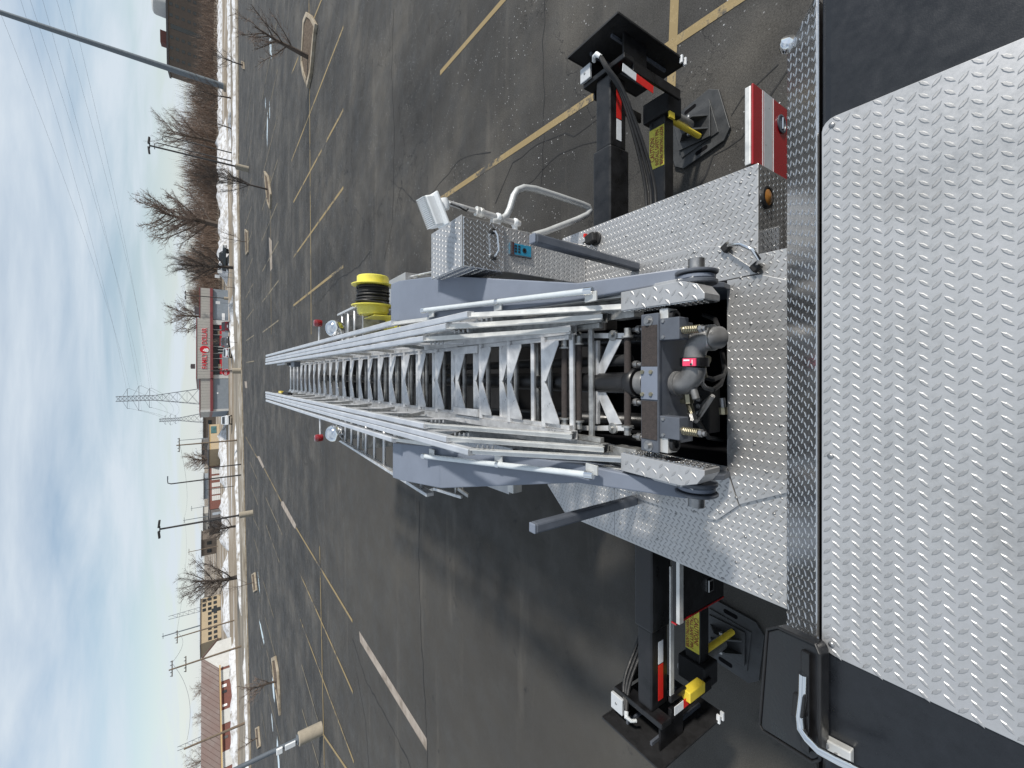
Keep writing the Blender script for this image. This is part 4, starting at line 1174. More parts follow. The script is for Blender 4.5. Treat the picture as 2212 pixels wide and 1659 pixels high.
# loose ground plates under the jacks
def ground_pad(c, rz, label):
    e = empty('ground_pad', (c.x, c.y, 0.004), rz)
    tag(e, label, 'ground plate', 'outrigger ground plates')
    s, k = .33, .09
    pts = [(-s, -s + k), (-s + k, -s), (s - k, -s), (s, -s + k), (s, s - k), (s - k, s), (-s + k, s), (-s, s - k)]
    o = MB().prism([V3((x, y, 0)) for x, y in pts], (0, 0, .035)).build('plate', M['steel_pad'], e, bevel=.004)
    MB().span(-.21, .21, -.22, .22, .0352, .05).build('wear_plate', M['steel_pad'], e, bevel=.003)
    for sx, sy in ((.27, 0), (-.27, 0)):
        b = MB()
        n = 16
        ring = [V3((sx + .024 * math.cos(t), sy + (.05 if math.sin(t) >= 0 else -.05) + .024 * math.sin(t), .0353)) for t in [2 * math.pi * k / n for k in range(n)]]
        b.prism(ring, (0, 0, .001)).build('hand_hole_shade', M['hollow'], e)  # dark inlay paints the shade of the hand hole
    return e
for (xj, ym, gz), lab_, rz in ((jr, 'steel ground plate under the right outrigger jack, in sun', .25), (jl, 'steel ground plate under the left outrigger jack, in shade', -.1)):
    w = TM @ V3((xj, ym, gz))
    ground_pad(w, rz, lab_)

# ================================================================== GROUND LADDERS stowed on the body
def ground_ladder(name, X0, X1, Ya, Yb, z, label):
    e = empty(name); e.matrix_world = TM.copy()
    e.location = TM @ V3(((X0 + X1) / 2, (Ya + Yb) / 2, z))
    c = V3(((X0 + X1) / 2, (Ya + Yb) / 2, z))
    for x in (X0, X1):
        MB().span(x - c.x - .015, x - c.x + .015, Ya - c.y, Yb - c.y, -.035, .035).build('side_rail', M['alu'], e, bevel=.004)
    y = Ya + .18
    me = None
    while y < Yb - .05:
        if me is None:
            me = MB().tube([V3((X0 - c.x + .0155, 0, 0)), V3((X1 - c.x - .0155, 0, 0))], .017, 10).mesh('rung'); me.materials.append(M['alu']); me.shade_smooth()
        o = bpy.data.objects.new('rung', me); col.objects.link(o); o.parent = e; o.location = (0, y - c.y, 0)
        y += .356
    tag(e, label, 'ladder', 'ground ladders stowed beside the aerial ladder')
    return e
gl0, gl1 = th(727, 952, 1.45), th(846, 1007, 1.45)
glx = (gl0.x + gl1.x) / 2
ground_ladder('ground_ladder', glx, glx + .46, gl1.y - 1.0, gl0.y, EYE - 1.45, 'aluminium ground ladder lying flat left of the aerial ladder')
gr0 = th(737, 679, 1.45); 
ground_ladder('ground_ladder', gr0.x - .44, gr0.x, RC.y + .42, gr0.y + .1, EYE - 1.45, 'aluminium ground ladder lying behind the yellow cable reel')
for x_ in (glx + .23, gr0.x - .22):
    for y_ in (5.6, 6.5):
        MB().span(x_ - .2, x_ + .2, y_ - .03, y_ + .03, ZD - .14, EYE - 1.45 - .036).build('ladder_rack', M['alu_dirty_shade'], truck, bevel=.004)
# ================================================================== GROUND MATERIALS
def mat_asphalt():
    m, t, b = new_mat('parking_lot_asphalt')
    geo = N(t, 'ShaderNodeNewGeometry')
    P = geo.outputs['Position']
    def noise(sc, det=8, ro=.6, vec=P, dist=0.0):
        n = N(t, 'ShaderNodeTexNoise', {'Scale': sc, 'Detail': det, 'Roughness': ro, 'Distortion': dist})
        t.links.new(vec, n.inputs['Vector']); return n.outputs['Fac']
    def mix(fac, a, c_, blend='MIX'):
        x = N(t, 'ShaderNodeMix', data_type='RGBA', blend_type=blend)
        if isinstance(fac, float): x.inputs[0].default_value = fac
        else: t.links.new(fac, x.inputs[0])
        for i, v in ((6, a), (7, c_)):
            if isinstance(v, tuple): x.inputs[i].default_value = (*v, 1)
            else: t.links.new(v, x.inputs[i])
        return x.outputs[2]
    def val(fac, lo, hi): return ramp(t, fac, [(lo, g3(0)), (hi, g3(1))])
    # old coarse lot on the right, newer drive lane on the left
    old = ramp(t, noise(.35, 10, .62), [(.30, (.020, .0195, .019)), (.5, (.043, .041, .038)), (.72, (.094, .086, .074))])
    grain = ramp(t, noise(55, 4, .7), [(.30, g3(.45)), (.7, g3(1.5))])
    old = mix(1.0, old, grain, 'MULTIPLY')
    new = ramp(t, noise(.22, 8, .6), [(.32, (.039, .0365, .033)), (.55, (.053, .0495, .044)), (.75, (.076, .070, .060))])
    new = mix(1.0, new, ramp(t, noise(90, 3, .7), [(.3, g3(.72)), (.7, g3(1.25))]), 'MULTIPLY')
    sx = N(t, 'ShaderNodeSeparateXYZ'); t.links.new(P, sx.inputs[0])
    wob = N(t, 'ShaderNodeMath', {1: 3.0}, operation='MULTIPLY_ADD'); t.links.new(noise(.3), wob.inputs[0]); t.links.new(sx.outputs['X'], wob.inputs[2])
    lane = N(t, 'ShaderNodeMapRange', {1: 2.2, 2: .6}); t.links.new(wob.outputs[0], lane.inputs[0])
    yl = N(t, 'ShaderNodeMapRange', {1: 24.0, 2: 14.0}); t.links.new(sx.outputs['Y'], yl.inputs[0])
    xl_ = N(t, 'ShaderNodeMapRange', {1: -22.0, 2: -10.0}); t.links.new(sx.outputs['X'], xl_.inputs[0])
    lm = N(t, 'ShaderNodeMath', operation='MULTIPLY'); t.links.new(lane.outputs[0], lm.inputs[0]); t.links.new(yl.outputs[0], lm.inputs[1])
    lm2 = N(t, 'ShaderNodeMath', operation='MULTIPLY'); t.links.new(lm.outputs[0], lm2.inputs[0]); t.links.new(xl_.outputs[0], lm2.inputs[1])
    c = mix(lm2.outputs[0], old, new)
    # dusty salt streaks
    st = N(t, 'ShaderNodeMapping', {'Scale': (.10, .9, 1), 'Rotation': (0, 0, .12)}); t.links.new(P, st.inputs[0])
    streak = val(noise(1.1, 8, .7, st.outputs[0]), .56, .80)
    c = mix(streak, c, (.105, .096, .083))
    st2 = N(t, 'ShaderNodeMapping', {'Scale': (.5, .12, 1), 'Rotation': (0, 0, -.25)}); t.links.new(P, st2.inputs[0])
    c = mix(val(noise(2.6, 10, .8, st2.outputs[0], .8), .66, .80), c, (.17, .165, .155))
    dm = val(noise(2.4, 9, .75), .60, .72)
    c = mix(dm, c, (.014, .014, .015))
    # salt grains and pale grit: only sparse voronoi cells light up
    def grit(sc, th_, cut, colr, base):
        v = N(t, 'ShaderNodeTexVoronoi', {'Scale': sc}); t.links.new(P, v.inputs['Vector'])
        sp = N(t, 'ShaderNodeSeparateColor'); t.links.new(v.outputs['Color'], sp.inputs[0])
        a = N(t, 'ShaderNodeMath', {1: cut}, operation='GREATER_THAN'); t.links.new(sp.outputs[0], a.inputs[0])
        d = N(t, 'ShaderNodeMath', {1: th_}, operation='LESS_THAN'); t.links.new(v.outputs['Distance'], d.inputs[0])
        mm = N(t, 'ShaderNodeMath', operation='MULTIPLY'); t.links.new(a.outputs[0], mm.inputs[0]); t.links.new(d.outputs[0], mm.inputs[1])
        pt = val(noise(.9, 5, .6), .47, .60)
        m2 = N(t, 'ShaderNodeMath', operation='MULTIPLY'); t.links.new(mm.outputs[0], m2.inputs[0]); t.links.new(pt, m2.inputs[1])
        inv_ = N(t, 'ShaderNodeMath', {0: 1.0}, operation='SUBTRACT'); t.links.new(lm2.outputs[0], inv_.inputs[1])
        m3_ = N(t, 'ShaderNodeMath', operation='MULTIPLY'); t.links.new(m2.outputs[0], m3_.inputs[0]); t.links.new(inv_.outputs[0], m3_.inputs[1])
        return mix(m3_.outputs[0], base, colr)
    c = grit(30, .26, .90, (.34, .34, .34), c)
    c = grit(17, .16, .93, (.55, .56, .58), c)
    # cracks
    wv = N(t, 'ShaderNodeVectorMath', operation='ADD')
    dn = N(t, 'ShaderNodeTexNoise', {'Scale': 1.3, 'Detail': 7, 'Roughness': .65}); t.links.new(P, dn.inputs['Vector'])
    sc_ = N(t, 'ShaderNodeVectorMath', {'Scale': 1.6}, operation='SCALE'); t.links.new(dn.outputs['Color'], sc_.inputs[0])
    t.links.new(P, wv.inputs[0]); t.links.new(sc_.outputs[0], wv.inputs[1])
    def crack(scale, width, pat_lo, pat_hi, psc):
        v = N(t, 'ShaderNodeTexVoronoi', {'Scale': scale}, feature='DISTANCE_TO_EDGE'); t.links.new(wv.outputs[0], v.inputs['Vector'])
        k = N(t, 'ShaderNodeMapRange', {1: width, 2: width * .35}); t.links.new(v.outputs['Distance'], k.inputs[0])
        p = val(noise(psc, 3, .5), pat_lo, pat_hi)
        mm = N(t, 'ShaderNodeMath', operation='MULTIPLY'); t.links.new(k.outputs[0], mm.inputs[0]); t.links.new(p, mm.inputs[1])
        return mm.outputs[0]
    k1 = crack(.32, .006, .44, .52, .22)
    k2 = crack(1.05, .011, .55, .62, .30)
    inv2 = N(t, 'ShaderNodeMath', {0: 1.0}, operation='SUBTRACT'); t.links.new(lm2.outputs[0], inv2.inputs[1])
    kk = N(t, 'ShaderNodeMath', operation='MAXIMUM'); t.links.new(k1, kk.inputs[0]); t.links.new(k2, kk.inputs[1])
    kk2 = N(t, 'ShaderNodeMath', operation='MULTIPLY'); t.links.new(kk.outputs[0], kk2.inputs[0]); t.links.new(inv2.outputs[0], kk2.inputs[1])
    c = mix(kk2.outputs[0], c, (.008, .008, .009))
    t.links.new(c, b.inputs['Base Color'])
    t.links.new(ramp(t, noise(1.5), [(.35, g3(.62)), (.65, g3(.9))]), b.inputs['Roughness'])
    b.inputs['Specular IOR Level'].default_value = .35
    hb = N(t, 'ShaderNodeMath', operation='SUBTRACT'); t.links.new(noise(70, 4, .8), hb.inputs[0]); t.links.new(kk2.outputs[0], hb.inputs[1])
    bp = N(t, 'ShaderNodeBump', {'Strength': .45, 'Distance': .012}); t.links.new(hb.outputs[0], bp.inputs['Height'])
    t.links.new(bp.outputs[0], b.inputs['Normal'])
    return m
def mat_two(name, c1, c2, c3, scale, rough=.8, bump=.3, lo=.4, hi=.6, stretch=(1, 1, 1), detail=9):
    """two-tone ground cover broken up by noise"""
    m, t, b = new_mat(name)
    geo = N(t, 'ShaderNodeNewGeometry')
    mpn = N(t, 'ShaderNodeMapping', {'Scale': stretch}); t.links.new(geo.outputs['Position'], mpn.inputs[0])
    n1 = N(t, 'ShaderNodeTexNoise', {'Scale': scale, 'Detail': detail, 'Roughness': .65}); t.links.new(mpn.outputs[0], n1.inputs['Vector'])
    t.links.new(ramp(t, n1.outputs['Fac'], [(lo, c1), ((lo + hi) / 2, c2), (hi, c3)]), b.inputs['Base Color'])
    b.inputs['Roughness'].default_value = rough
    b.inputs['Specular IOR Level'].default_value = .25
    bp = N(t, 'ShaderNodeBump', {'Strength': bump, 'Distance': .05}); t.links.new(n1.outputs['Fac'], bp.inputs['Height'])
    t.links.new(bp.outputs[0], b.inputs['Normal'])
    return m
def mat_paint(name, c, wear_lo, wear_hi, scale=9):
    """worn road paint: gaps let a dark asphalt tone through"""
    m, t, b = new_mat(name)
    geo = N(t, 'ShaderNodeNewGeometry')
    n1 = N(t, 'ShaderNodeTexNoise', {'Scale': scale, 'Detail': 9, 'Roughness': .75}); t.links.new(geo.outputs['Position'], n1.inputs['Vector'])
    n2 = N(t, 'ShaderNodeTexNoise', {'Scale': .8, 'Detail': 4}); t.links.new(geo.outputs['Position'], n2.inputs['Vector'])
    ad = N(t, 'ShaderNodeMath', operation='ADD'); t.links.new(n1.outputs['Fac'], ad.inputs[0]); t.links.new(n2.outputs['Fac'], ad.inputs[1])
    t.links.new(ramp(t, ad.outputs[0], [(wear_lo, (.055, .053, .05)), (wear_hi, tuple(k * .75 for k in c)), (min(1.0, wear_hi + .12), c)]), b.inputs['Base Color'])
    b.inputs['Roughness'].default_value = .8
    return m
M['asphalt'] = mat_asphalt()
M['street'] = mat_two('salt_stained_street', (.13, .115, .095), (.20, .175, .14), (.30, .265, .215), .35, .8, .15, .36, .66, (.25, 1, 1))
M['verge'] = mat_two('dirty_snow_verge', (.16, .13, .095), (.31, .275, .22), (.52, .52, .52), .8, .9, .6, .42, .66, (.35, 1, 1))
M['field'] = mat_two('snow_and_dead_grass', (.21, .17, .125), (.30, .255, .20), (.52, .52, .53), .12, .9, .5, .47, .64, (.4, 1, 1))
M['snow'] = mat_two('packed_snow', (.24, .215, .18), (.45, .44, .43), (.60, .61, .63), .9, .75, .9, .34, .56)
M['kerb'] = mat_two('tan_concrete_kerb', (.20, .165, .12), (.29, .245, .185), (.37, .325, .26), 1.6, .9, .2, .35, .65)
M['patch'] = mat_two('pale_concrete_strip', (.20, .17, .14), (.29, .25, .215), (.34, .30, .26), 1.8, .9, .2, .36, .6)
M['mulch'] = mat_two('dead_mulch', (.05, .035, .025), (.10, .075, .055), (.19, .15, .11), 9, .95, .9, .35, .65)
M['line'] = mat_paint('worn_yellow_paint', (.33, .245, .115), .84, 1.04)
M['line_old'] = mat_paint('faded_cream_paint', (.25, .21, .14), .88, 1.12)
M['crack'] = mat('tar_filled_crack', (.010, .010, .011), .8, 0, .3, 20)
M['ice'] = mat('meltwater_ice', (.50, .60, .68), .08, 0, .15, 2, rvar=.04)

# ================================================================== GROUND, LOT, STREET
def edge_line(pts):
    """polyline on the ground read from photo pixels, carried on past the frame"""
    P = [gp(v, y) for v, y in pts]
    d0 = (P[0] - P[1]).normalized(); d1 = (P[-1] - P[-2]).normalized()
    return [P[0] + d0 * 160] + P + [P[-1] + d1 * 160]
YS = (0, 400, 800, 1000, 1300, 1659)
e_lot = edge_line(list(zip((514.5, 516.5, 523, 527.5, 534.5, 543), YS)))
e_kerb = [p + V3((0, .35, 0)) for p in e_lot]
e_ver = edge_line(list(zip((506, 508, 514, 518.5, 524.5, 532), YS)))
e_str = edge_line(list(zip((497, 499, 504, 507.5, 512, 519), YS)))
def strip(name, A, B, m, z, th_=None):
    n = len(A)
    mb = MB()
    vs = [V3((p.x, p.y, z)) for p in A] + [V3((p.x, p.y, z)) for p in B]
    mb.add(vs, [(i, i + 1, n + i + 1, n + i) for i in range(n - 1)])
    o = mb.build(name, m)
    me = o.data; bm = bmesh.new(); bm.from_mesh(me); bmesh.ops.recalc_face_normals(bm, faces=bm.faces)
    if sum(f.normal.z for f in bm.faces) < 0: bmesh.ops.reverse_faces(bm, faces=bm.faces)
    bm.to_mesh(me); bm.free()
    o['kind'] = 'structure'
    return o
gnd = MB().sheet([V3((-3000, -800, -.03)), V3((3000, -800, -.03)), V3((3000, 4500, -.03)), V3((-3000, 4500, -.03))]).build('ground', M['field'])
gnd['kind'] = 'structure'
lot = MB().sheet([V3((e_lot[0].x, -60, 0)), V3((-e_lot[0].x * 0 + e_lot[-1].x, -60, 0))][::-1] + list(reversed(e_lot)) if False else [V3((e_lot[-1].x, -60, 0)), V3((e_lot[0].x, -60, 0))] + e_lot).build('parking_lot', M['asphalt'])
bm = bmesh.new(); bm.from_mesh(lot.data); bmesh.ops.recalc_face_normals(bm, faces=bm.faces)
if list(bm.faces)[0].normal.z < 0: bmesh.ops.reverse_faces(bm, faces=bm.faces)
bm.to_mesh(lot.data); bm.free()
lot['kind'] = 'structure'
strip('verge', e_kerb, e_ver, M['verge'], -.004)
strip('street', e_ver, e_str, M['street'], -.010)
# kerb stones of the lot edge, one length after another
kerb = None
kerb_parent = empty('lot_kerb', e_lot[3]); kerb_parent['kind'] = 'structure'
for i in range(len(e_lot) - 1):
    A, B = e_lot[i], e_lot[i + 1]
    A2, B2 = (A + (B - A) * .0), B
    L_ = (B - A).length
    n = max(1, int(L_ / 3.0))
    for k in range(n):
        p, q = A.lerp(B, k / n), A.lerp(B, (k + .985) / n)
        if abs(p.x) > 95: continue
        mb = MB().prism([p - kerb_parent.location, q - kerb_parent.location, q + V3((0, .33, 0)) - kerb_parent.location, p + V3((0, .33, 0)) - kerb_parent.location], (0, 0, .13))
        mb.v = [v + V3((0, 0, -.012)) for v in mb.v]
        mb.build('kerb_stone', M['kerb'], kerb_parent)
# painted lines: flat strips on the lot
LZ = [.004]
def line(p, q, w=.11, m='line', z=None, name='painted_line'):
    LZ[0] += .00025; z = LZ[0]
    A, B = gp(*p), gp(*q)
    d = (B - A).normalized(); s = V3((-d.y, d.x, 0)) * w / 2
    o = MB().add([A + s, A - s, B - s, B + s], [(0, 1, 2, 3)]).build(name, M[m], lot)
    if o.data.polygons[0].normal.z < 0: o.data.flip_normals()
    for v in o.data.vertices: v.co.z = z
    return o
lines = [((1460, -60), (1440, 440)), ((1660, -45), (952, 430)), ((1127, -45), (951, 158)),
         ((742, 58), (630, 347)), ((742, 237), (634, 437)), ((742, 405), (634, 556)), ((742, 575), (634, 660)), ((742, -118), (630, 160)),
         ((672.5, 722), (667, -80)), ((586, 722), (584, 380))]
for a_, b_ in lines: line(a_, b_, .115 if a_[0] > 900 else .13)
old_lines = [((600, 437), (566, 520)), ((602, 521), (567, 586)), ((602, 606), (567, 652)), ((602, 692), (567, 718)), ((600, 345), (566, 455)),
             ((544, 445), (530, 486)), ((545, 500), (531, 540)), ((546, 557), (531, 597)), ((547, 613), (531, 643)), ((548, 668), (532, 690)), ((549, 724), (532, 736)), ((549, 780), (532, 783)),
             ((600, 250), (566, 385)), ((600, 150), (567, 300)), ((598, 50), (566, 215)), ((545, 380), (531, 430)), ((544, 300), (530, 370)), ((543, 200), (529, 300))]
for a_, b_ in old_lines: line(a_, b_, .12, 'line_old')
left_lines = [((762, 1342), (640, 1140)), ((608, 1083), (571, 1012)), ((556, 989), (531, 944)), ((763, 1496), (648, 1238)), ((765, 1646), (649, 1338)), ((691, 1180), (702, 1700)),
              ((790, 1720), (694, 1580))]
for a_, b_ in left_lines: line(a_, b_, .12)
for a_, b_ in [((652, 1436), (692, 1572)), ((653, 1532), (700, 1690)), ((574, 1074), (610, 1155)), ((575, 1134), (604, 1215)), ((540, 998), (556, 1036)), ((542, 1048), (558, 1091)), ((548, 1120), (560, 1145)), ((549, 1163), (559, 1197)),
               ((551, 1210), (562, 1250)), ((555, 1264), (563, 1302)), ((569, 1256), (592, 1335)), ((572, 1330), (596, 1420)), ((575, 1400), (600, 1500)), ((560, 1350), (568, 1400)), ((562, 1440), (572, 1500)), ((580, 1500), (606, 1600)), ((566, 1540), (578, 1610))]:
    line(a_, b_, .12, 'line_old')
# pale concrete strips set flush in the lot
def quad_patch(name, pts, m, z=.003, parent=lot):
    P = [gp(*p) for p in pts]
    o = MB().add([V3((p.x, p.y, z)) for p in P], [tuple(range(len(P)))]).build(name, M[m], parent)
    if o.data.polygons[0].normal.z < 0: o.data.flip_normals()
    return o
quad_patch('concrete_strip', [(776, 1363), (778, 1386), (922, 1622), (922, 1596)], 'patch')
quad_patch('concrete_strip', [(608, 1083), (612, 1083), (640, 1134), (638, 1143), (634, 1138), (607, 1090)], 'patch')
quad_patch('concrete_strip', [(555, 986), (560, 985), (571, 1008), (568, 1012)], 'patch')
quad_patch('concrete_strip', [(528, 824), (533, 824), (534, 838), (530, 838)], 'patch')
quad_patch('concrete_strip', [(581, 512), (587, 520), (588, 580), (584, 586)], 'patch')
# long tar seam and wandering cracks
def crack_line(px, w, seed):
    rnd = random.Random(seed)
    P = [gp(*p) for p in px]
    pts = []
    for i in range(len(P) - 1):
        n = max(2, int((P[i + 1] - P[i]).length / .22))
        for k in range(n):
            q = P[i].lerp(P[i + 1], k / n)
            pts.append(q + V3((rnd.uniform(-1, 1), rnd.uniform(-1, 1), 0)) * .035)
    pts.append(P[-1])
    vs, fs = [], []
    for i, p in enumerate(pts):
        a = pts[max(i - 1, 0)]; b = pts[min(i + 1, len(pts) - 1)]
        d = (b - a).normalized(); s = V3((-d.y, d.x, 0)) * w * rnd.uniform(.35, 1.0)
        vs += [V3((p.x + s.x, p.y + s.y, .0035)), V3((p.x - s.x, p.y - s.y, .0035))]
    for i in range(len(pts) - 1):
        fs.append((2 * i, 2 * i + 1, 2 * i + 3, 2 * i + 2))
    o = MB().add(vs, fs).build('crack', M['crack'], lot)
    if o.data.polygons[0].normal.z < 0: o.data.flip_normals()
for i, (px, w) in enumerate([([(906, 1085), (905, 1200), (908, 1320), (914, 1450), (921, 1560), (926, 1720)], .018),
              ([(762, 1380), (790, 1470), (830, 1540), (880, 1640), (900, 1700)], .03), ([(800, 1700), (790, 1560), (770, 1450)], .02),
              ([(1178, -20), (1172, 120), (1176, 240), (1168, 420)], .010), ([(850, 20), (846, 150), (852, 300), (848, 480), (830, 560)], .016),
              ([(845, 390), (910, 445), (955, 520), (930, 560)], .02), ([(1330, 220), (1290, 300), (1210, 330), (1120, 420)], .012),
              ([(1697, 150), (1600, 300), (1540, 330), (1500, 420)], .012), ([(1690, 130), (1620, 190), (1580, 250)], .010), ([(1300, 250), (1240, 290), (1180, 300), (1110, 350), (1070, 440)], .014), ([(1060, 330), (1000, 340), (930, 420)], .012), ([(800, 545), (770, 580), (735, 600), (690, 650)], .03)]):
    crack_line(px, w, i)
# frozen melt water along the far rows
def blob(px, name, m, seed, z=.005, stretch=1.0):
    rnd = random.Random(seed)
    c0, c1 = gp(*px[0]), gp(*px[1])
    c = (c0 + c1) / 2; d = (c1 - c0); L_ = d.length / 2; d.normalize(); s = V3((-d.y, d.x, 0))
    n = 22; vs = []
    for k in range(n):
        t = 2 * math.pi * k / n
        rr = rnd.uniform(.72, 1.1)
        p = c + d * math.cos(t) * L_ * rr + s * math.sin(t) * px[2] * rr
        vs.append(V3((p.x, p.y, z)))
    o = MB().add(vs, [tuple(range(n))]).build(name, M[m], lot)
    if o.data.polygons[0].normal.z < 0: o.data.flip_normals()
for i, b_ in enumerate([((582, 75), (587, 125), .45), ((578, 240), (577, 320), .4), ((573, 210), (574, 235), .25), ((560, 1340), (572, 1395), .35), ((588, 1460), (594, 1520), .55), ((598, 1590), (604, 1680), .6), ((586, 1540), (590, 1580), .3), ((556, 1230), (562, 1285), .3), ((582, 215), (583, 260), .2)]):
    blob(b_, 'ice_patch', 'ice', i)

# ================================================================== RAISED ISLANDS
def island(px, label, mulch=True):
    P = [gp(*p) for p in px]
    c = sum(P, V3()) / len(P)
    e = empty('parking_island', c)
    tag(e, label, 'parking island', 'kerbed islands in the parking lot')
    n = len(P)
    inner = [p.lerp(c, .16) for p in P]
    for i in range(n):
        j = (i + 1) % n
        mb = MB().prism([P[i] - c, P[j] - c, inner[j] - c, inner[i] - c], (0, 0, .15))
        mb.build('kerb_stone', M['kerb'], e, bevel=.02)
    mb = MB().prism([p - c for p in inner], (0, 0, .10))
    mb.build('mulch_bed', M['mulch' if mulch else 'kerb'], e)
    return c
i1 = island([(667, 28), (676, 34), (687, 54), (684, 72), (676, 160), (668.5, 192), (659, 164), (655, 140), (660, 45)], 'kerbed island with mulch and a young tree, nearest on the right')
i2 = island([(574, 370), (581, 380), (587, 420), (586, 452), (581, 440), (576, 400)], 'kerbed island with a slim tree, middle of the right lot')
i3 = island([(531, 495), (537, 500), (537.5, 545), (533, 552)], 'small kerbed island near the street, right of the store')
i4 = island([(590, 1420), (597, 1416), (603, 1450), (606, 1500), (607, 1545), (601, 1500), (595, 1470)], 'long kerbed island with a bare sapling on the left')
i5 = island([(546, 1240), (552, 1236), (556, 1275), (550, 1279)], 'kerbed island near the street, in front of the tan building')
i6 = island([(554, 1572), (560, 1568), (564, 1612), (558, 1617)], 'kerbed island near the street, in front of the red roofed building')
i7 = island([(523, 132), (528, 135), (529, 150), (525, 148)], 'small kerbed island by the far kerb on the right')

# ================================================================== SNOW BANKS
def snow_bank(name, px, w, h, seed, label, m='snow'):
    rnd = random.Random(seed)
    P = [gp(*p) for p in px]
    pts = []
    for i in range(len(P) - 1):
        n = max(2, int((P[i + 1] - P[i]).length / 1.0))
        pts += [P[i].lerp(P[i + 1], k / n) for k in range(n)]
    pts.append(P[-1])
    cols = 7
    vs, fs = [], []
    amp = 1.0
    for i, p in enumerate(pts):
        a = pts[max(i - 1, 0)]; b = pts[min(i + 1, len(pts) - 1)]
        d = (b - a).normalized(); s = V3((-d.y, d.x, 0))
        amp = .65 * amp + .35 * rnd.uniform(.45, 1.45)
        fade = min(1, i / 2.0, (len(pts) - 1 - i) / 2.0)
        for k in range(cols):
            u = k / (cols - 1) * 2 - 1
            z = h * amp * fade * max(0, 1 - abs(u) ** 1.7) * rnd.uniform(.8, 1.15)
            q = p + s * u * w * rnd.uniform(.9, 1.1)
            vs.append(V3((q.x, q.y, max(0, z) - .06 if k in (0, cols - 1) else z)))
    for i in range(len(pts) - 1):
        for k in range(cols - 1):
            fs.append((i * cols + k, i * cols + k + 1, (i + 1) * cols + k + 1, (i + 1) * cols + k))
    o = MB().add(vs, fs).build(name, M[m], None, True)
    bm = bmesh.new(); bm.from_mesh(o.data); bmesh.ops.recalc_face_normals(bm, faces=bm.faces)
    if sum(f.normal.z for f in bm.faces) < 0: bmesh.ops.reverse_faces(bm, faces=bm.faces)
    bm.to_mesh(o.data); bm.free()
    o.data.shade_smooth()
    o['kind'] = 'structure'
    o['label'] = label
    return o
snow_bank('snow_bank', [(507, -60), (508, 150), (510, 400), (513, 600), (516, 700)], .8, .45, 1, 'low ploughed snow ridge along the right street kerb')
snow_bank('snow_bank', [(496, -60), (497, 200), (499, 380)], 1.6, .5, 2, 'snow ridge across the street on the far right')
snow_bank('snow_bank', [(486, 290), (489, 420), (492, 600)], 6.0, 1.9, 3, 'high snow bank right of the store')
snow_bank('snow_bank', [(478, -100), (478, 100), (479, 290)], 5.0, 1.0, 4, 'snow field edge below the brick tower')
snow_bank('snow_bank', [(502, 640), (504, 720), (507, 780)], 1.0, .55, 5, 'snow ridge along the store car park')
snow_bank('snow_bank', [(486, 925), (488, 1000), (489, 1060)], 5.0, 1.4, 6, 'broad snow bank left of the store')
snow_bank('snow_bank', [(489, 1060), (491, 1120), (492, 1190)], 5.0, 1.3, 7, 'snow bank before the brick garages')
snow_bank('snow_bank', [(490, 1200), (492, 1290), (494, 1380)], 6.0, 1.0, 8, 'snow cover before the tan building')
snow_bank('snow_bank', [(509, 915), (512, 1000), (517, 1180), (521, 1330)], .7, .35, 9, 'thin snow ridge along the left street kerb')
snow_bank('snow_bank', [(506, 1380), (510, 1500), (513, 1720)], 1.6, .8, 10, 'snow ridge before the red roofed building')
snow_bank('snow_bank', [(528, 1400), (533, 1520), (538, 1720)], .6, .30, 11, 'thin snow ridge by the left lot kerb')
# ================================================================== BUILDING HELPERS
M['siding'] = mat('beige_metal_siding', (.36, .35, .325), .6, 0, .05, 3, .15, 12)
M['cladding_blue'] = mat('blue_grey_block', (.21, .24, .275), .8, 0, .10, 2.2, .2, 8)
M['fascia_red'] = mat('dull_red_fascia', (.17, .035, .040), .5, 0, .1, 3)
M['sign_red'] = mat('sign_red', (.50, .010, .022), .4, 0, .06, 5)
M['sign_white'] = mat('sign_white', (.78, .78, .78), .45, 0, .03, 5)
M['white_wall'] = mat('white_painted_wall', (.48, .485, .475), .7, 0, .08, 1.5)
M['win'] = mat('dark_window_glass', (.02, .025, .03), .08, 0, .3, 1.0, coat=.5)
M['win_teal'] = mat('teal_window_glass', (.05, .12, .13), .10, 0, .25, .8)
M['brick_brown'] = mat('brown_brick', (.12, .098, .082), .9, 0, .18, 1.2, .2, 6)
M['brick_red'] = mat('red_brick', (.15, .062, .05), .9, 0, .18, 1.5, .2, 8)
M['roof_red'] = mat('weathered_red_metal_roof', (.105, .068, .060), .6, 0, .22, .5, .1, 5)
M['roof_dark'] = mat('dark_flat_roof', (.09, .085, .085), .8, 0, .2, 1)
M['tan_wall'] = mat('tan_stucco', (.36, .29, .195), .85, 0, .08, 1.2)
M['trim'] = mat('ochre_trim', (.42, .30, .14), .7, 0, .1, 2)
M['pole_wood'] = mat('weathered_pole_wood', (.15, .115, .085), .9, 0, .25, 3, .2, 20)
M['pole_steel'] = mat('galvanised_pole', (.13, .155, .18), .5, .2, .10, 2)
M['pole_dark'] = mat('dark_bronze_pole', (.045, .042, .042), .5, .2, .15, 3)
M['pole_grey'] = mat('slate_grey_pole', (.13, .15, .175), .45, .2, .10, 2)
M['lattice'] = mat('hazed_galvanised_lattice', (.20, .22, .25), .6, .2, .1, 2)  # lighter grey: haze of distance put into the colour
M['wire'] = mat('far_wire', (.16, .17, .19), .6, 0, .1, 2)
M['bark'] = mat('grey_brown_bark', (.085, .065, .052), .9, 0, .25, 4, .3, 20)
M['bark_dark'] = mat('dark_bark', (.05, .04, .035), .9, 0, .25, 4, .3, 20)
M['twig'] = mat('brown_twigs', (.20, .152, .125), .9, 0, .25, .6)
M['twig_dark'] = mat('dark_twigs', (.10, .08, .068), .9, 0, .25, .6)
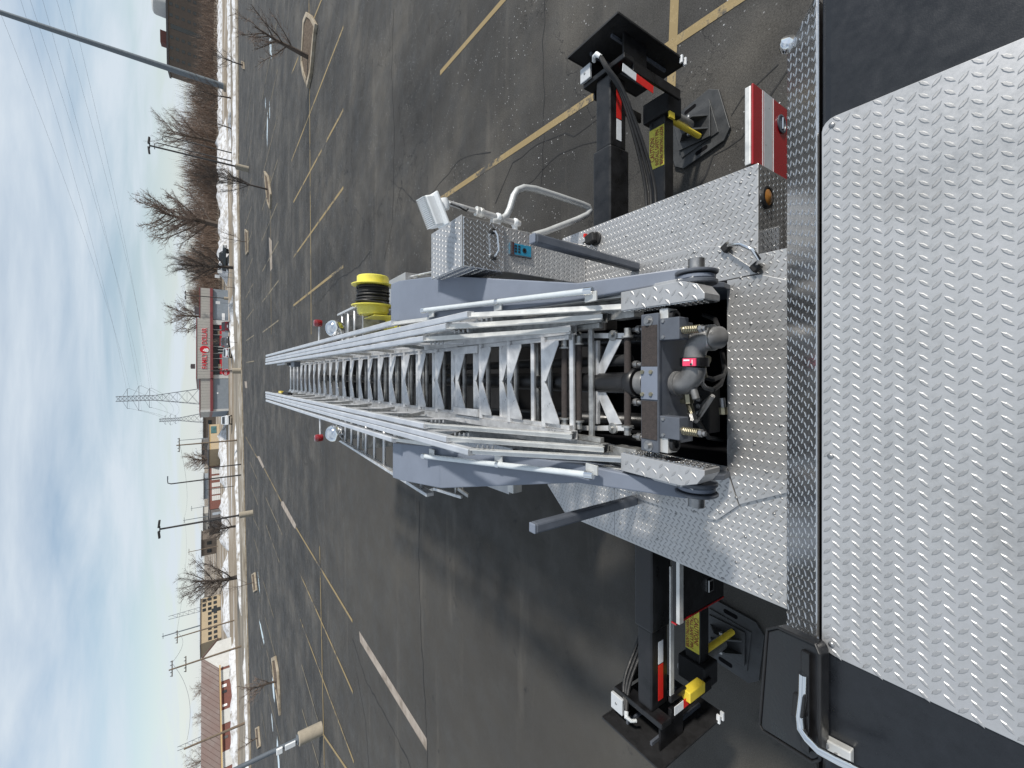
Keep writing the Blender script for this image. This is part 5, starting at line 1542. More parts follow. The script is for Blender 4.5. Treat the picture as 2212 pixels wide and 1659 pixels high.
M['twig_mass'] = mat('far_wood_twigs', (.17, .122, .094), .95, 0, .35, .08)
M['treeline'] = mat('far_treeline', (.11, .10, .098), .95, 0, .3, .05)
M['conc_base'] = mat('concrete_base', (.30, .265, .21), .9, 0, .12, 4, .3, 30)

class Facade:
    """a vertical front plane through two ground points; px() reads a photo pixel on it, in metres along and up"""
    def __init__(self, A, B):
        self.A = V3((A.x, A.y, 0)); d = V3((B.x - A.x, B.y - A.y, 0))
        self.W = d.length; self.u = d.normalized(); self.n = V3((self.u.y, -self.u.x, 0))
        if self.n.y > 0: self.n = -self.n
    def px(self, x, y):
        d = ray(x, y)
        t = (self.A - EYE_P).dot(self.n) / d.dot(self.n)
        p = EYE_P + d * t
        return (p - self.A).dot(self.u), p.z
    def P(self, s, z, out=0.0):
        return self.A + self.u * s + self.n * out + V3((0, 0, z))
    def slab(self, mb, s0, s1, z0, z1, o0, o1):
        return mb.prism([self.P(s0, z0, o0), self.P(s1, z0, o0), self.P(s1, z1, o0), self.P(s0, z1, o0)], self.n * (o1 - o0))
    def part(self, name, m, parent, s0, s1, z0, z1, o0, o1, bevel=0):
        mb = MB(); self.slab(mb, s0, s1, z0, z1, o0, o1)
        mb.v = [v - parent_loc(parent) for v in mb.v]
        return mb.build(name, M[m], parent, bevel=bevel)
def parent_loc(p):
    v = V3()
    while p is not None:
        v = v + p.location; p = p.parent
    return v
def fix(mb, e):
    mb.v = [v - e.location for v in mb.v]; return mb

# ---- the store --------------------------------------------------------------
def sp(x, y): return 384 + .19827 * x, 576 + .19827 * y
FA = Facade(gp(494, 887), gp(492, 627))
st = empty('variety_store', FA.A)
tag(st, 'single storey store with beige parapet, red fascia and FAMILY DOLLAR sign', 'store')
def su(y): return FA.px(480, sp(0, y)[1])[0]
def sz(x, y=757): return FA.px(sp(x, 0)[0], 757)[1]
s_l, s_r = 0.0, FA.W
c_l, c_r = su(1218), su(580)
z_f0, z_f1 = sz(384), sz(352)
z_c, z_w = sz(208), sz(244)
DEP = 18.0
FA.part('wall', 'cladding_blue', st, s_l, c_l, 0, z_f0, -DEP, 0)
FA.part('wall', 'cladding_blue', st, c_r, s_r, 0, z_f0, -DEP, 0)
FA.part('wall', 'cladding_blue', st, c_l + .01, c_r - .01, 0, sz(484), -DEP, .02)
FA.part('back_wall', 'cladding_blue', st, c_l + .01, c_r - .01, sz(484), z_f0, -DEP, -.6)
FA.part('parapet', 'siding', st, s_l, c_l - .01, z_f1, z_w, -DEP, .05)
FA.part('parapet', 'siding', st, c_r + .01, s_r, z_f1, z_w, -DEP, .05)
FA.part('parapet', 'siding', st, c_l, c_r, z_f1, z_c, -DEP, .30)
for a_, b_, zt_, o_ in ((s_l, c_l - .02, z_w, .06), (c_r + .02, s_r, z_w, .06), (c_l, c_r, z_c, .31)):
    FA.part('coping', 'fascia_red', st, a_ - .05, b_ + .05, zt_ + .001, zt_ + .14, -DEP - .1, o_ + .06)
    FA.part('fascia', 'fascia_red', st, a_, b_, z_f0 + .001, z_f1 - .001, -DEP + .5, o_ + .35, .03)
# siding seams on the parapet
for a_, b_, z1_, o_ in ((s_l, c_l, z_w, .05), (c_r, s_r, z_w, .05), (c_l, c_r, z_c, .30)):
    k = a_ + .35
    while k < b_ - .2:
        FA.part('siding_rib', 'siding', st, k, k + .05, z_f1 + .02, z1_ - .02, o_ + .001, o_ + .025)
        k += .62
# white piers, glazing bays
for y0_, y1_ in ((1218, 1178), (632, 586)):
    FA.part('pier', 'white_wall', st, su(y0_), su(y1_), 0, z_f0 - .001, -.5, .06)
FA.part('pier', 'white_wall', st, s_l - .02, s_l + .45, 0, z_w - .01, -.5, .08)
bays = [(1176, 1095), (1092, 1002), (998, 945), (940, 870), (866, 745), (742, 690), (686, 634)]
for i, (y0_, y1_) in enumerate(bays):
    w = FA.part('window', 'win', st, su(y0_) + .06, su(y1_) - .06, sz(482), z_f0 - .05, -.12, -.06)
    FA.part('mullion', 'white_wall', st, su(y1_) - .055, su(y1_) + .055, sz(484), z_f0 - .01, -.1, .04)
    if i not in (3,):
        FA.part('window_poster', 'sign_red', w, su(y0_) + .10, su(y1_) - .10, sz(480), sz(457), -.055, -.045)
for y0_, y1_, x0_, x1_, m_ in ((1112, 1062, 470, 440, 'tan_wall'), (742, 700, 458, 436, 'tan_wall')):
    FA.part('window_poster', m_, st, su(y0_), su(y1_), sz(x0_), sz(x1_), -.050, -.043)
FA.part('sill_band', 'white_wall', st, c_l + .5, c_r - .5, sz(486), sz(482) - .002, -.05, .05)
dr = FA.part('door', 'win', st, su(935), su(880), .05, sz(440), .03, .07)
for k in (938, 907, 878):
    FA.part('door_frame', 'white_wall', dr, su(k) - .06, su(k) + .06, .02, sz(436), .072, .12)
FA.part('wall_notice', 'sign_white', st, su(582), su(508), sz(516), sz(483), .022, .05)
FA.part('wall_notice', 'sign_white', st, su(1385), su(1368), sz(440), sz(424), .002, .03)
# sign lettering
u_f0, u_f1 = su(1115), su(950); u_d0, u_d1 = su(855), su(683)
zs0, zs1 = sz(321), sz(264)
text_loc = lambda s, z: FA.P(s, z, .40) - st.location
hgt = (zs1 - zs0)
def big_text(txt, s0, s1):
    text_obj('letter_outline', txt, hgt / .70, M['sign_white'], st, FA.P((s0 + s1) / 2, (zs0 + zs1) / 2, .335) - st.location, FA.u, (0, 0, 1), .02, .055, width=(s1 - s0) + .14)
    o = text_obj('sign_lettering', txt, hgt / .70, M['sign_red'], st, FA.P((s0 + s1) / 2, (zs0 + zs1) / 2, .37) - st.location, FA.u, (0, 0, 1), .03, .018, width=(s1 - s0))
    return o
big_text('FAMILY', u_f0, u_f1)
big_text('DOLLAR', u_d0, u_d1)
cl_s, cl_z = FA.px(*sp(291, 905))
rr = abs(su(905) - su(868))
lg = MB().lathe(FA.P(cl_s, cl_z, .34) - st.location, FA.n, [(rr * 1.08, -.03), (rr * 1.08, 0), (rr, .002), (rr, .02), (0, .02)], 36).build('sign_emblem', M['sign_red'], st)
def fig(s, z, r, h_):
    c = FA.P(cl_s + s, cl_z + z, .366) - st.location
    MB().lathe(c + V3((0, 0, h_)), FA.n, [(r, 0), (r, .012), (0, .012)], 14).build('emblem_head', M['sign_white'], lg)
    pts = [c + FA.u * (r * 1.5) * math.cos(t) + V3((0, 0, math.sin(t) * r * 1.4 if math.sin(t) > 0 else math.sin(t) * h_ * 1.2)) for t in [2 * math.pi * k / 16 for k in range(16)]]
    MB().prism(pts, FA.n * .012).build('emblem_body', M['sign_white'], lg)
fig(-rr * .28, -rr * .35, rr * .20, rr * .52)
fig(rr * .05, -rr * .45, rr * .17, rr * .40)
fig(-rr * .52, -rr * .5, rr * .15, rr * .34)
MB().lathe(FA.P(c_l + (c_r - c_l) * .3, z_c + .4, -8) - st.location, (0, 0, 1), [(.8, 0), (.8, .8), (0, .9)], 4).build('roof_vent', M['roof_dark'], st)
MB().box(FA.P(su(425), z_w + .55, -6) - st.location, (1.6, 1.6, 1.1)).build('roof_unit', M['roof_dark'], st)

# ---- generic block building -------------------------------------------------
def block(name, pL, pR, top_px, depth, wall_m, label, roof_m='roof_dark', wins=(), win_m='win', base_z=0.0, cornice=.2, cat='building'):
    A, B = gp(*pL), gp(*pR)
    f = Facade(A, B)
    e = empty(name, f.A)
    tag(e, label, cat)
    zt_ = f.px(top_px, (pL[1] + pR[1]) / 2)[1]
    f.part('wall', wall_m, e, 0, f.W, base_z, zt_, -depth, 0)
    f.part('roof', roof_m, e, -cornice, f.W + cornice, zt_ + .002, zt_ + .25, -depth - cornice, cornice)
    return f, e, zt_
def win_grid(f, e, xs, zs, w, h, m='win', name='window', out=.04):
    for s in xs:
        for z in zs:
            o = f.part(name, m, e, s - w / 2, s + w / 2, z - h / 2, z + h / 2, -.05, out)
# brick apartment tower on the right
def tower():
    Yt = 300.0
    A = at_y(470, 181, Yt); B = at_y(470, -160, Yt)
    f = Facade(V3((A.x, Yt, 0)), V3((B.x, Yt - 30, 0)))
    e = empty('brick_tower', f.A)
    tag(e, 'brown brick multi storey block beyond the trees on the far right', 'building')
    zt_ = at_y(365, 90, Yt).z
    f.part('wall', 'brick_brown', e, 0, f.W, 0, zt_, -24, 0)
    f.part('roof', 'roof_dark', e, -.6, f.W + .6, zt_ + .01, zt_ + .9, -24.5, .6)
    n = 7
    zs = [3.2 + k * (zt_ - 4.5) / (n - 1) for k in range(n)]
    xs = [5 + k * 5.2 for k in range(int((f.W - 8) / 5.2))]
    for i, s in enumerate(xs):
        if i % 4 == 3:
            f.part('stair_glazing', 'win', e, s - 1.1, s + 1.1, 2, zt_ - 1, .001, .15)
            continue
        for z in zs:
            f.part('window', 'win', e, s - .75, s + .75, z - .7, z + .7, .001, .12)
    s0, _ = f.px(360, 92); s1, _ = f.px(360, 65)
    f.part('roof_plant_room', 'brick_red', e, s0, s1, zt_ + .9, f.px(345, 80)[1], -12, -3)
    c = f.px(348, 8)[0]
    zt2 = f.px(329, 5)[1]
    r = 5.2
    MB().lathe(f.P(c + 2, zt_ + .9, -10) - e.location, (0, 0, 1), [(r, 0), (r, (zt2 - zt_) * .72), (r * .93, (zt2 - zt_) * .88), (r * .7, (zt2 - zt_) * .98), (0, (zt2 - zt_) * 1.02)], 28).build('roof_tank', M['white_wall'], e, True)
    return e
tower()
# low buildings left of the store
f, e, zt_ = block('low_office', (476, 969), (474, 916), 452, 10, 'tan_wall', 'tan flat roofed building with a teal window left of the store')
f.part('window', 'win_teal', e, f.px(462, 936)[0], f.px(462, 921)[0], .9, zt_ - .5, .001, .1)
f.part('band', 'trim', e, 0, f.W, zt_ - .35, zt_ - .12, .001, .06)
f, e, zt_ = block('glass_shop', (475, 1001), (475, 970), 450, 9, 'cladding_blue', 'low shop with a long teal window band left of the tan building')
for k in range(5):
    f.part('window', 'win_teal', e, .6 + k * (f.W - 1) / 5, .3 + (k + 1) * (f.W - 1) / 5, .8, zt_ - .6, .001, .08)
f, e, zt_ = block('brick_garages', (477, 1097), (475, 1002), 452, 11, 'brick_red', 'long low red brick garage row with white doors behind the snow')
for y0_, y1_ in ((1023, 1008), (1036, 1027), (1051, 1042), (1067, 1054), (1080, 1070)):
    a_, b_ = f.px(470, y0_)[0], f.px(470, y1_)[0]
    g_ = f.part('garage_door', 'white_wall', e, a_, b_, .05, zt_ - .7, .001, .08)
    for k in range(1, 4):
        f.part('door_seam', 'siding', g_, a_ + .05, b_ - .05, .05 + k * (zt_ - .75) / 4 - .02, .05 + k * (zt_ - .75) / 4 + .02, .081, .1)
f, e, zt_ = block('dark_shed', (478, 1116), (477, 1098), 454, 6, 'roof_dark', 'small dark shed at the left end of the brick garages')
f.part('door', 'cladding_blue', e, f.W * .3, f.W * .6, .05, zt_ * .8, .001, .08)
# far roofs behind
for i, (y0_, y1_, vt, vb, m_, d_, lb) in enumerate((
        (945, 900, 440, 466, 'brick_brown', 14, 'far brown flat roofed block right behind the tan building'),
        (1000, 955, 437, 464, 'roof_dark', 14, 'far dark flat roofed warehouse behind the glass shop'),
        (1075, 1030, 441, 463, 'cladding_blue', 12, 'far grey blue roofed house behind the garages'),
        (1150, 1105, 440, 466, 'siding', 12, 'far pale block behind the dark shed'),
        (1195, 1160, 436, 468, 'brick_brown', 12, 'far brown block right of the tan building'))):
    A, B = gp(vb, y0_), gp(vb, y1_)
    f = Facade(A, B)
    e = empty('far_building', f.A)
    tag(e, lb, 'building', 'far low buildings along the street')
    zt_ = f.px(vt, (y0_ + y1_) / 2)[1]
    f.part('wall', m_, e, 0, f.W, 0, zt_, -d_, 0)
    f.part('roof', 'roof_dark', e, -.3, f.W + .3, zt_ + .01, zt_ + .3, -d_ - .3, .3)
    n = max(2, int(f.W / 5))
    for k in range(n):
        f.part('window', 'win', e, (k + .3) * f.W / n, (k + .7) * f.W / n, zt_ * .35, zt_ * .65, .001, .08)
# tan block with small windows on the left
f, e, zt_ = block('tan_block', (478, 1377), (476, 1283), 434, 16, 'tan_wall', 'tan stucco block with rows of small dark windows behind the dark tree')
n = 9
for k in range(n):
    s = (k + .5) * f.W / n
    for z in (zt_ * .28, zt_ * .56):
        f.part('window', 'win', e, s - .45, s + .45, z - .45, z + .45, .001, .08)
    if k > 5:
        f.part('window', 'win', e, s - .45, s + .45, zt_ * .84 - .45, zt_ * .84 + .45, .001, .08)
f.part('door', 'win', e, f.W * .62, f.W * .70, .05, 2.4, .081, .12)
# red roofed building with white gable
def red_roof():
    A, B, C = gp(502.5, 1434), gp(512.5, 1700), gp(499.3, 1377)
    f = Facade(A, B)                                # long front runs to the left
    e = empty('red_roofed_building', f.A)
    tag(e, 'long brick building with red metal roof and white gable on the left', 'building')
    W = f.W; u = f.u
    g = V3((C.x - A.x, C.y - A.y, 0)); dep = g.length; g.normalize()
    z_e = f.px(470.5, 1438)[1]
    z_r = at_y(437, 1418, (A.y + C.y) / 2).z
    def P(s, o, z): return f.A + u * s + g * o + V3((0, 0, z)) - e.location
    MB().prism([P(0, 0, 0), P(W, 0, 0), P(W, 0, z_e), P(0, 0, z_e)], g * dep).build('wall', M['brick_red'], e)
    MB().prism([P(-.02, -.01, 0), P(-.02, dep, 0), P(-.02, dep, z_e), P(-.02, dep / 2, z_r), P(-.02, -.01, z_e)], -u * .08).build('gable_wall', M['white_wall'], e)
    for o0, o1 in ((-.45, dep / 2), (dep + .45, dep / 2)):
        z0 = z_e - .22
        MB().prism([P(-.4, o0, z0), P(W, o0, z0), P(W, o1, z_r + .06), P(-.4, o1, z_r + .06)], V3((0, 0, .10))).build('roof_slope', M['roof_red'], e)
    k = 0.0
    while k < W:
        MB().bar(P(k, -.45, z_e - .22 + .11), P(k, dep / 2, z_r + .17), .06, .05).build('roof_seam', M['roof_red'], e)
        k += .9
    f.part('eave_trim', 'trim', e, -.4, W, z_e - .42, z_e - .2, .40, .52)
    for y0_, y1_ in ((1444, 1468), (1531, 1561), (1621, 1656)):
        a_, b_ = f.px(490, y0_)[0], f.px(490, y1_)[0]
        f.part('white_panel', 'white_wall', e, a_, b_, .05, z_e - .25, .001, .07)
    for y0_, y1_, m_ in ((1476, 1482, 'sign_white'), (1519, 1524, 'sign_white'), (1588, 1594, 'roof_dark'), (1489, 1495, 'win')):
        a_, b_ = f.px(490, y0_)[0], f.px(490, y1_)[0]
        f.part('wall_notice', m_, e, a_, b_, z_e * .45, z_e * .75, .001, .05)
red_roof()

# ================================================================== TREES
def tree_skeleton(rnd, H, spread, levels, trunk_frac, r0, fork=3, twig_len=.5, upright=.5):
    """short trunk, long limbs fanning upwards, side branches and twigs along every limb"""
    wood, twig = MB(), MB()
    def rv(): return V3((rnd.uniform(-1, 1), rnd.uniform(-1, 1), rnd.uniform(-1, 1)))
    def path_from(p, d, L_, n, curl, up):
        pts = [p]; q = p; dd = d
        for k in range(n):
            dd = (dd + rv() * curl + V3((0, 0, up))).normalized()
            q = q + dd * L_ / n
            pts.append(q)
        return pts
    def rads(r, n, e=.25): return [r * (1 - (1 - e) * k / n) for k in range(n + 1)]
    lead = path_from(V3((0, 0, -.05)), V3((rnd.uniform(-.06, .06), rnd.uniform(-.06, .06), 1)), H * .72, 7, .07, .1)
    wood.tube(lead, rads(r0, 7, .18), 8, caps=False)
    nl = {4: 6, 5: 9, 6: 15, 7: 19}[levels]
    for i in range(nl):
        t = trunk_frac * .75 + (0.93 - trunk_frac * .75) * (i + rnd.random() * .6) / nl
        x = t * 7; k = min(6, int(x)); p = lead[k].lerp(lead[k + 1], x - k)
        az = i * 2.4 + rnd.uniform(-.4, .4)
        el = math.radians(rnd.uniform(28, 56) + 18 * t) * (.75 + .25 * upright)
        d = V3((math.cos(az) * math.cos(el), math.sin(az) * math.cos(el), math.sin(el)))
        L_ = H * rnd.uniform(.38, .56) * (1 - .45 * t)
        rl = max(.012, r0 * .40 * (1 - .55 * t))
        lp_ = path_from(p, d, L_, 6, .13, .06 + .08 * upright)
        wood.tube(lp_, rads(rl, 6, .22), 5, caps=False)
        for j in range(1, 7):
            for _ in range(2 if levels < 6 else 3):
                o = lp_[j - 1].lerp(lp_[j], rnd.random())
                dd = (lp_[j] - lp_[j - 1]).normalized()
                d2 = (dd * .8 + rv() * .75 + V3((0, 0, .25))).normalized()
                L2 = L_ * rnd.uniform(.20, .42) * (1.15 - .08 * j)
                r2 = max(.007, rl * .35)
                sp_ = path_from(o, d2, L2, 3, .16, .06)
                twig.tube(sp_, rads(r2, 3, .35), 4, caps=False)
                if levels < 5: continue
                for m_ in range(1, 4):
                    for _2 in range(2):
                        o2 = sp_[m_ - 1].lerp(sp_[m_], rnd.random())
                        d3 = ((sp_[m_] - sp_[m_ - 1]).normalized() * .8 + rv() * .8 + V3((0, 0, .2))).normalized()
                        L3 = L2 * rnd.uniform(.28, .5)
                        tp = path_from(o2, d3, L3, 2, .18, .05)
                        r3 = max(.0055, r2 * .42)
                        twig.tube(tp, rads(r3, 2, .5), 3, caps=False)
                        if levels < 6: continue
                        for _3 in range(2):
                            o3 = tp[0].lerp(tp[2], rnd.uniform(.3, 1))
                            d4 = (d3 + rv() * .7).normalized()
                            twig.tube([o3, o3 + d4 * L3 * .55], [r3 * .8, r3 * .5], 3, caps=False)
    return wood, twig
def bare_tree(base, H, label, seed, spread=.8, levels=6, trunk_frac=.30, r0=None, dark=False, fork=3, upright=.6, group='bare trees along the street', zb=0.0, width=None):
    rnd = random.Random(seed)
    wood, twig = tree_skeleton(rnd, H, spread, levels, trunk_frac, r0 or H * .012, fork, upright=upright)
    top = max(v.z for v in twig.v)
    k = H / top
    wx = max(max(abs(v.x), abs(v.y)) for v in twig.v) * k
    kw = 1.0 if width is None else max(.4, min(1.8, width / 2 / wx))
    for mb in (wood, twig):
        mb.v = [V3((v.x * k * kw, v.y * k * kw, v.z * k)) for v in mb.v]
    e = empty('bare_tree', (base.x, base.y, zb))
    tag(e, label, 'tree', group)
    wood.build('trunk', M['bark_dark' if dark else 'bark'], e, True)
    twig.build('crown', M['twig_dark' if dark else 'twig'], e)
    return e
def tree_px(bx_, by_, top_v, label, seed, wpx=None, base=None, **kw):
    b = base if base is not None else gp(bx_, by_)
    d = ray(top_v, by_)
    hd = math.hypot(b.x, b.y)
    zt_ = EYE + d.z / math.hypot(d.x, d.y) * hd
    w = None
    if wpx:
        depth = (b - EYE_P).dot(_fwd)
        w = wpx / F_PX * depth
    return bare_tree(b, max(1.5, zt_ - kw.get('zb', 0)), label, seed, width=w, **kw)
def far_base(v, y, Y):
    p = at_y(v, y, Y); return V3((p.x, p.y, 0))
tree_px(658, 102, 492, 'young bare tree on the near right island', 11, 150, base=i1 + V3((-.6, 0, 0)), levels=5, r0=.085, zb=.09, spread=.75, trunk_frac=.42, upright=.8)
tree_px(571, 409, 400, 'slim bare tree on the middle right island', 12, 90, base=i2, levels=6, r0=.08, zb=.09, dark=True, trunk_frac=.38, upright=.9)
tree_px(526, 168, 450, 'small bare tree by the far kerb, below the steel pole', 13, 60, base=i7, levels=5, r0=.06, dark=True, zb=.09)
tree_px(499, 212, 400, 'dark spreading tree between the tower and the woods', 14, 130, levels=6, dark=True, spread=1.0)
tree_px(504, 280, 405, 'thin upright tree before the woods', 15, 70, levels=5, upright=1.0)
tree_px(478, 310, 308, 'tall feathery tree rising right of the lamp post', 16, 150, levels=6, r0=.35)
tree_px(486, 490, 284, 'largest bare tree, broad crown above the high snow bank', 17, 200, levels=7, r0=.5, trunk_frac=.26)
tree_px(504, 578, 350, 'dark fan shaped tree behind the dark pickup', 18, 150, levels=7, dark=True, r0=.22, trunk_frac=.22)
tree_px(478, 690, 348, 'bare tree standing behind the store roof', 19, 150, base=far_base(478, 690, 150), levels=6, r0=.3)
tree_px(509, 510, 460, 'small sapling at the foot of the high snow bank', 20, 45, levels=4, r0=.05)
tree_px(530, 527, 462, 'sapling on the small island near the street', 21, 40, base=i3, levels=4, r0=.05, zb=.09)
tree_px(512, 622, 450, 'thin sapling at the right corner of the store', 22, 24, levels=4, r0=.05, upright=1.1)
tree_px(512, 740, 440, 'thin sapling in front of the store entrance', 23, 26, levels=5, r0=.06, upright=1.1)
tree_px(470, 990, 388, 'round bare tree above the glass shop', 24, 75, levels=6, r0=.3)
tree_px(514, 1136, 432, 'dark low tree by the left street kerb', 25, 85, levels=6, dark=True, r0=.12)
tree_px(517, 1245, 372, 'black forked tree in front of the tan block', 26, 140, levels=6, dark=True, r0=.2, trunk_frac=.20, spread=.9)
tree_px(594, 1454, 508, 'bare sapling on the long left island', 27, 70, base=i4, levels=5, r0=.06, zb=.09, spread=.7)
tree_px(470, 1470, 408, 'far bare tree behind the red roof, right of the steel mast', 28, 70, base=far_base(470, 1470, 170), levels=6)
tree_px(470, 1530, 412, 'far bare tree behind the middle of the red roof', 29, 60, base=far_base(470, 1530, 175), levels=6)
tree_px(470, 1625, 388, 'far bare tree behind the left end of the red roof', 30, 95, base=far_base(470, 1625, 160), levels=6)
tree_px(557, 1590, 505, 'small bare sapling on the island before the red roof', 31, 40, base=i6, levels=4, r0=.05, zb=.09)
tree_px(551, 1258, 470, 'thin sapling on the island before the tan block', 32, 30, base=i5, levels=4, r0=.05, zb=.09)
# twiggy woods that read as one mass
def wood_mass(name, pts, n, h0, h1, depth, m, seed, label):
    rnd = random.Random(seed)
    vs, fs = [], []
    seglen = []
    for i in range(n):
        t = rnd.random() * (len(pts) - 1)
        k = min(int(t), len(pts) - 2); q = pts[k][0].lerp(pts[k + 1][0], t - k)
        hm = (pts[k][1] + (pts[k + 1][1] - pts[k][1]) * (t - k)) * (1 + .20 * math.sin(q.x * .41) + .16 * math.sin(q.x * .93 + 1.3) + .10 * math.sin(q.x * 2.3)) * rnd.uniform(.8, 1.15)
        q = q + V3((rnd.uniform(-1, 1) * 1.5, rnd.uniform(0, depth), 0))
        z0 = rnd.uniform(0, .75) * hm
        L_ = rnd.uniform(.18, .5) * hm * (1.0 if z0 < .5 * hm else .6)
        a = rnd.uniform(0, math.tau); lean = abs(rnd.gauss(0, .38))
        d = V3((math.cos(a) * math.sin(lean), math.sin(a) * math.sin(lean), math.cos(lean)))
        w = rnd.uniform(.02, .065)
        s = V3((rnd.uniform(-1, 1), rnd.uniform(-1, 1), 0)).normalized() * w
        o = len(vs)
        p0 = q + V3((0, 0, z0)); p1 = p0 + d * L_ * .5 + V3((rnd.uniform(-.2, .2), 0, 0)); p2 = p0 + d * L_
        vs += [p0 + s, p0 - s, p1 + s * .6, p1 - s * .6, p2]
        fs += [(o, o + 1, o + 3, o + 2), (o + 2, o + 3, o + 4)]
    ob = MB().add(vs, fs).build(name, M[m])
    tag(ob, label, 'woods', kind='stuff')
    return ob
def wp(y, vt, Y):
    p = at_y(460, y, Y); return (V3((p.x, p.y, 0)), at_y(vt, y, Y).z)
wood_mass('bare_woods', [wp(-80, 425, 170), wp(100, 420, 170), wp(190, 395, 170), wp(260, 385, 168), wp(330, 395, 165), wp(400, 392, 165), wp(480, 395, 160), wp(560, 392, 155), wp(625, 398, 150), wp(645, 420, 150)], 36000, 5, 12, 22, 'twig_mass', 3, 'brown leafless woods behind the snow bank')
wood_mass('far_treeline', [wp(640, 425, 330), wp(760, 428, 330), wp(900, 432, 330), wp(1000, 436, 330), wp(1200, 434, 330), wp(1400, 430, 330), wp(1600, 428, 330), wp(1760, 430, 330)], 9000, 5, 8, 30, 'treeline', 4, 'thin grey treeline on the horizon')
for o_ in bpy.data.objects:
    if o_.name.startswith('far_treeline'):
        for v in o_.data.vertices: pass

# ================================================================== POLES, LAMPS, TOWERS, WIRES
def pole_top(b, top_v, y):
    d = ray(top_v, y); return EYE + d.z / math.hypot(d.x, d.y) * math.hypot(b.x, b.y)
def lamp_post(bpx, tpx, label, r=.085, base_h=.75, base_r=.30, m='pole_dark', head=True, H=None):
    b = gp(*bpx)
    h_ = H if H else pole_top(b, tpx[0], bpx[1])
    e = empty('lamp_post', (b.x, b.y, 0))
    tag(e, label, 'lamp post', 'lamp posts of the parking lot')
    MB().lathe((0, 0, 0), (0, 0, 1), [(base_r, 0), (base_r, base_h - .03), (base_r - .03, base_h), (0, base_h)], 24).build('concrete_base', M['conc_base'], e, True)
    MB().tube([V3((0, 0, base_h)), V3((0, 0, h_))], [r, r * .8], 12).build('pole', M[m], e, True)
    MB().lathe((0, 0, base_h), (0, 0, 1), [(r * 2, .002), (r * 2, .05), (r * 1.2, .07)], 16).build('base_collar', M[m], e, True)
    if head:
        for s in (-1, 1):
            MB().box((s * .55, 0, h_ + .06), (.75, .38, .18), Matrix.Rotation(s * .10, 3, 'Y')).build('lamp_head', M['pole_dark'], e, bevel=.04)
        MB().tube([V3((-.3, 0, h_)), V3((.3, 0, h_))], .05, 8).build('head_bracket', M[m], e, True)
    return e
lamp_post((537, 366), (325, 327), 'tall lamp post on a concrete base, right side near the street', base_h=1.35, base_r=.36, r=.11)
lamp_post((546, 1108), (346, 1148), 'tall lamp post on a concrete base, left side near the street', base_h=1.3, base_r=.34, r=.11)
lp4 = lamp_post((695, 1573), None, 'nearest lamp post, grey pole on a tan concrete base at the left', base_h=1.0, base_r=.29, r=.10, m='pole_grey', H=9.0)
MB().box((0, -.13, 1.35), (.22, .08, .42)).build('handhole_cover', M['white_tape'], lp4, bevel=.01)
MB().box((.0, -.15, 1.78), (.26, .10, .24)).build('meter_box', M['lamp_white'], lp4, bevel=.02)
lamp_post((493, 645), (401, 638), 'lamp post in front of the right store wall', base_h=.8, base_r=.35, r=.10)
lamp_post((521, 801), (455, 801), 'short post on a wide concrete base by the lot entrance', base_h=1.1, base_r=.42, r=.10, head=False)
# steel transmission pole
tb = at_y(478, 185, 128); tp_ = at_y(20, 27, 128)
e = empty('transmission_pole', (tb.x, tb.y, 0)); tag(e, 'thick grey steel transmission pole rising out of the picture', 'pole')
r_b = 13.0 / 2 / F_PX * ((tb - EYE_P).dot(_fwd))
MB().tube([V3((0, 0, -.03)), V3((0, 0, 25)), V3((0, 0, 55))], [r_b, r_b * .74, r_b * .5], 24).build('pole_shaft', M['pole_steel'], e, True)
MB().lathe((0, 0, 0), (0, 0, 1), [(r_b * 1.5, 0), (r_b * 1.5, .5), (0, .5)], 24).build('pole_footing', M['conc_base'], e)
for k, zz_ in enumerate((44, 49, 54)):
    MB().bar(V3((-4, 0, zz_)), V3((4, 0, zz_)), .25, .3).build('cross_arm', M['pole_steel'], e)
wires = []
def wire(A, B, sag, r, label, grp):
    A, B = V3(A), V3(B)
    pts = [A.lerp(B, t / 18) - V3((0, 0, sag * 4 * (t / 18) * (1 - t / 18))) for t in range(19)]
    o = MB().tube(pts, r, 4, caps=False).build('overhead_wire', M['wire'], None, loc=A)
    tag(o, label, 'wire', grp)
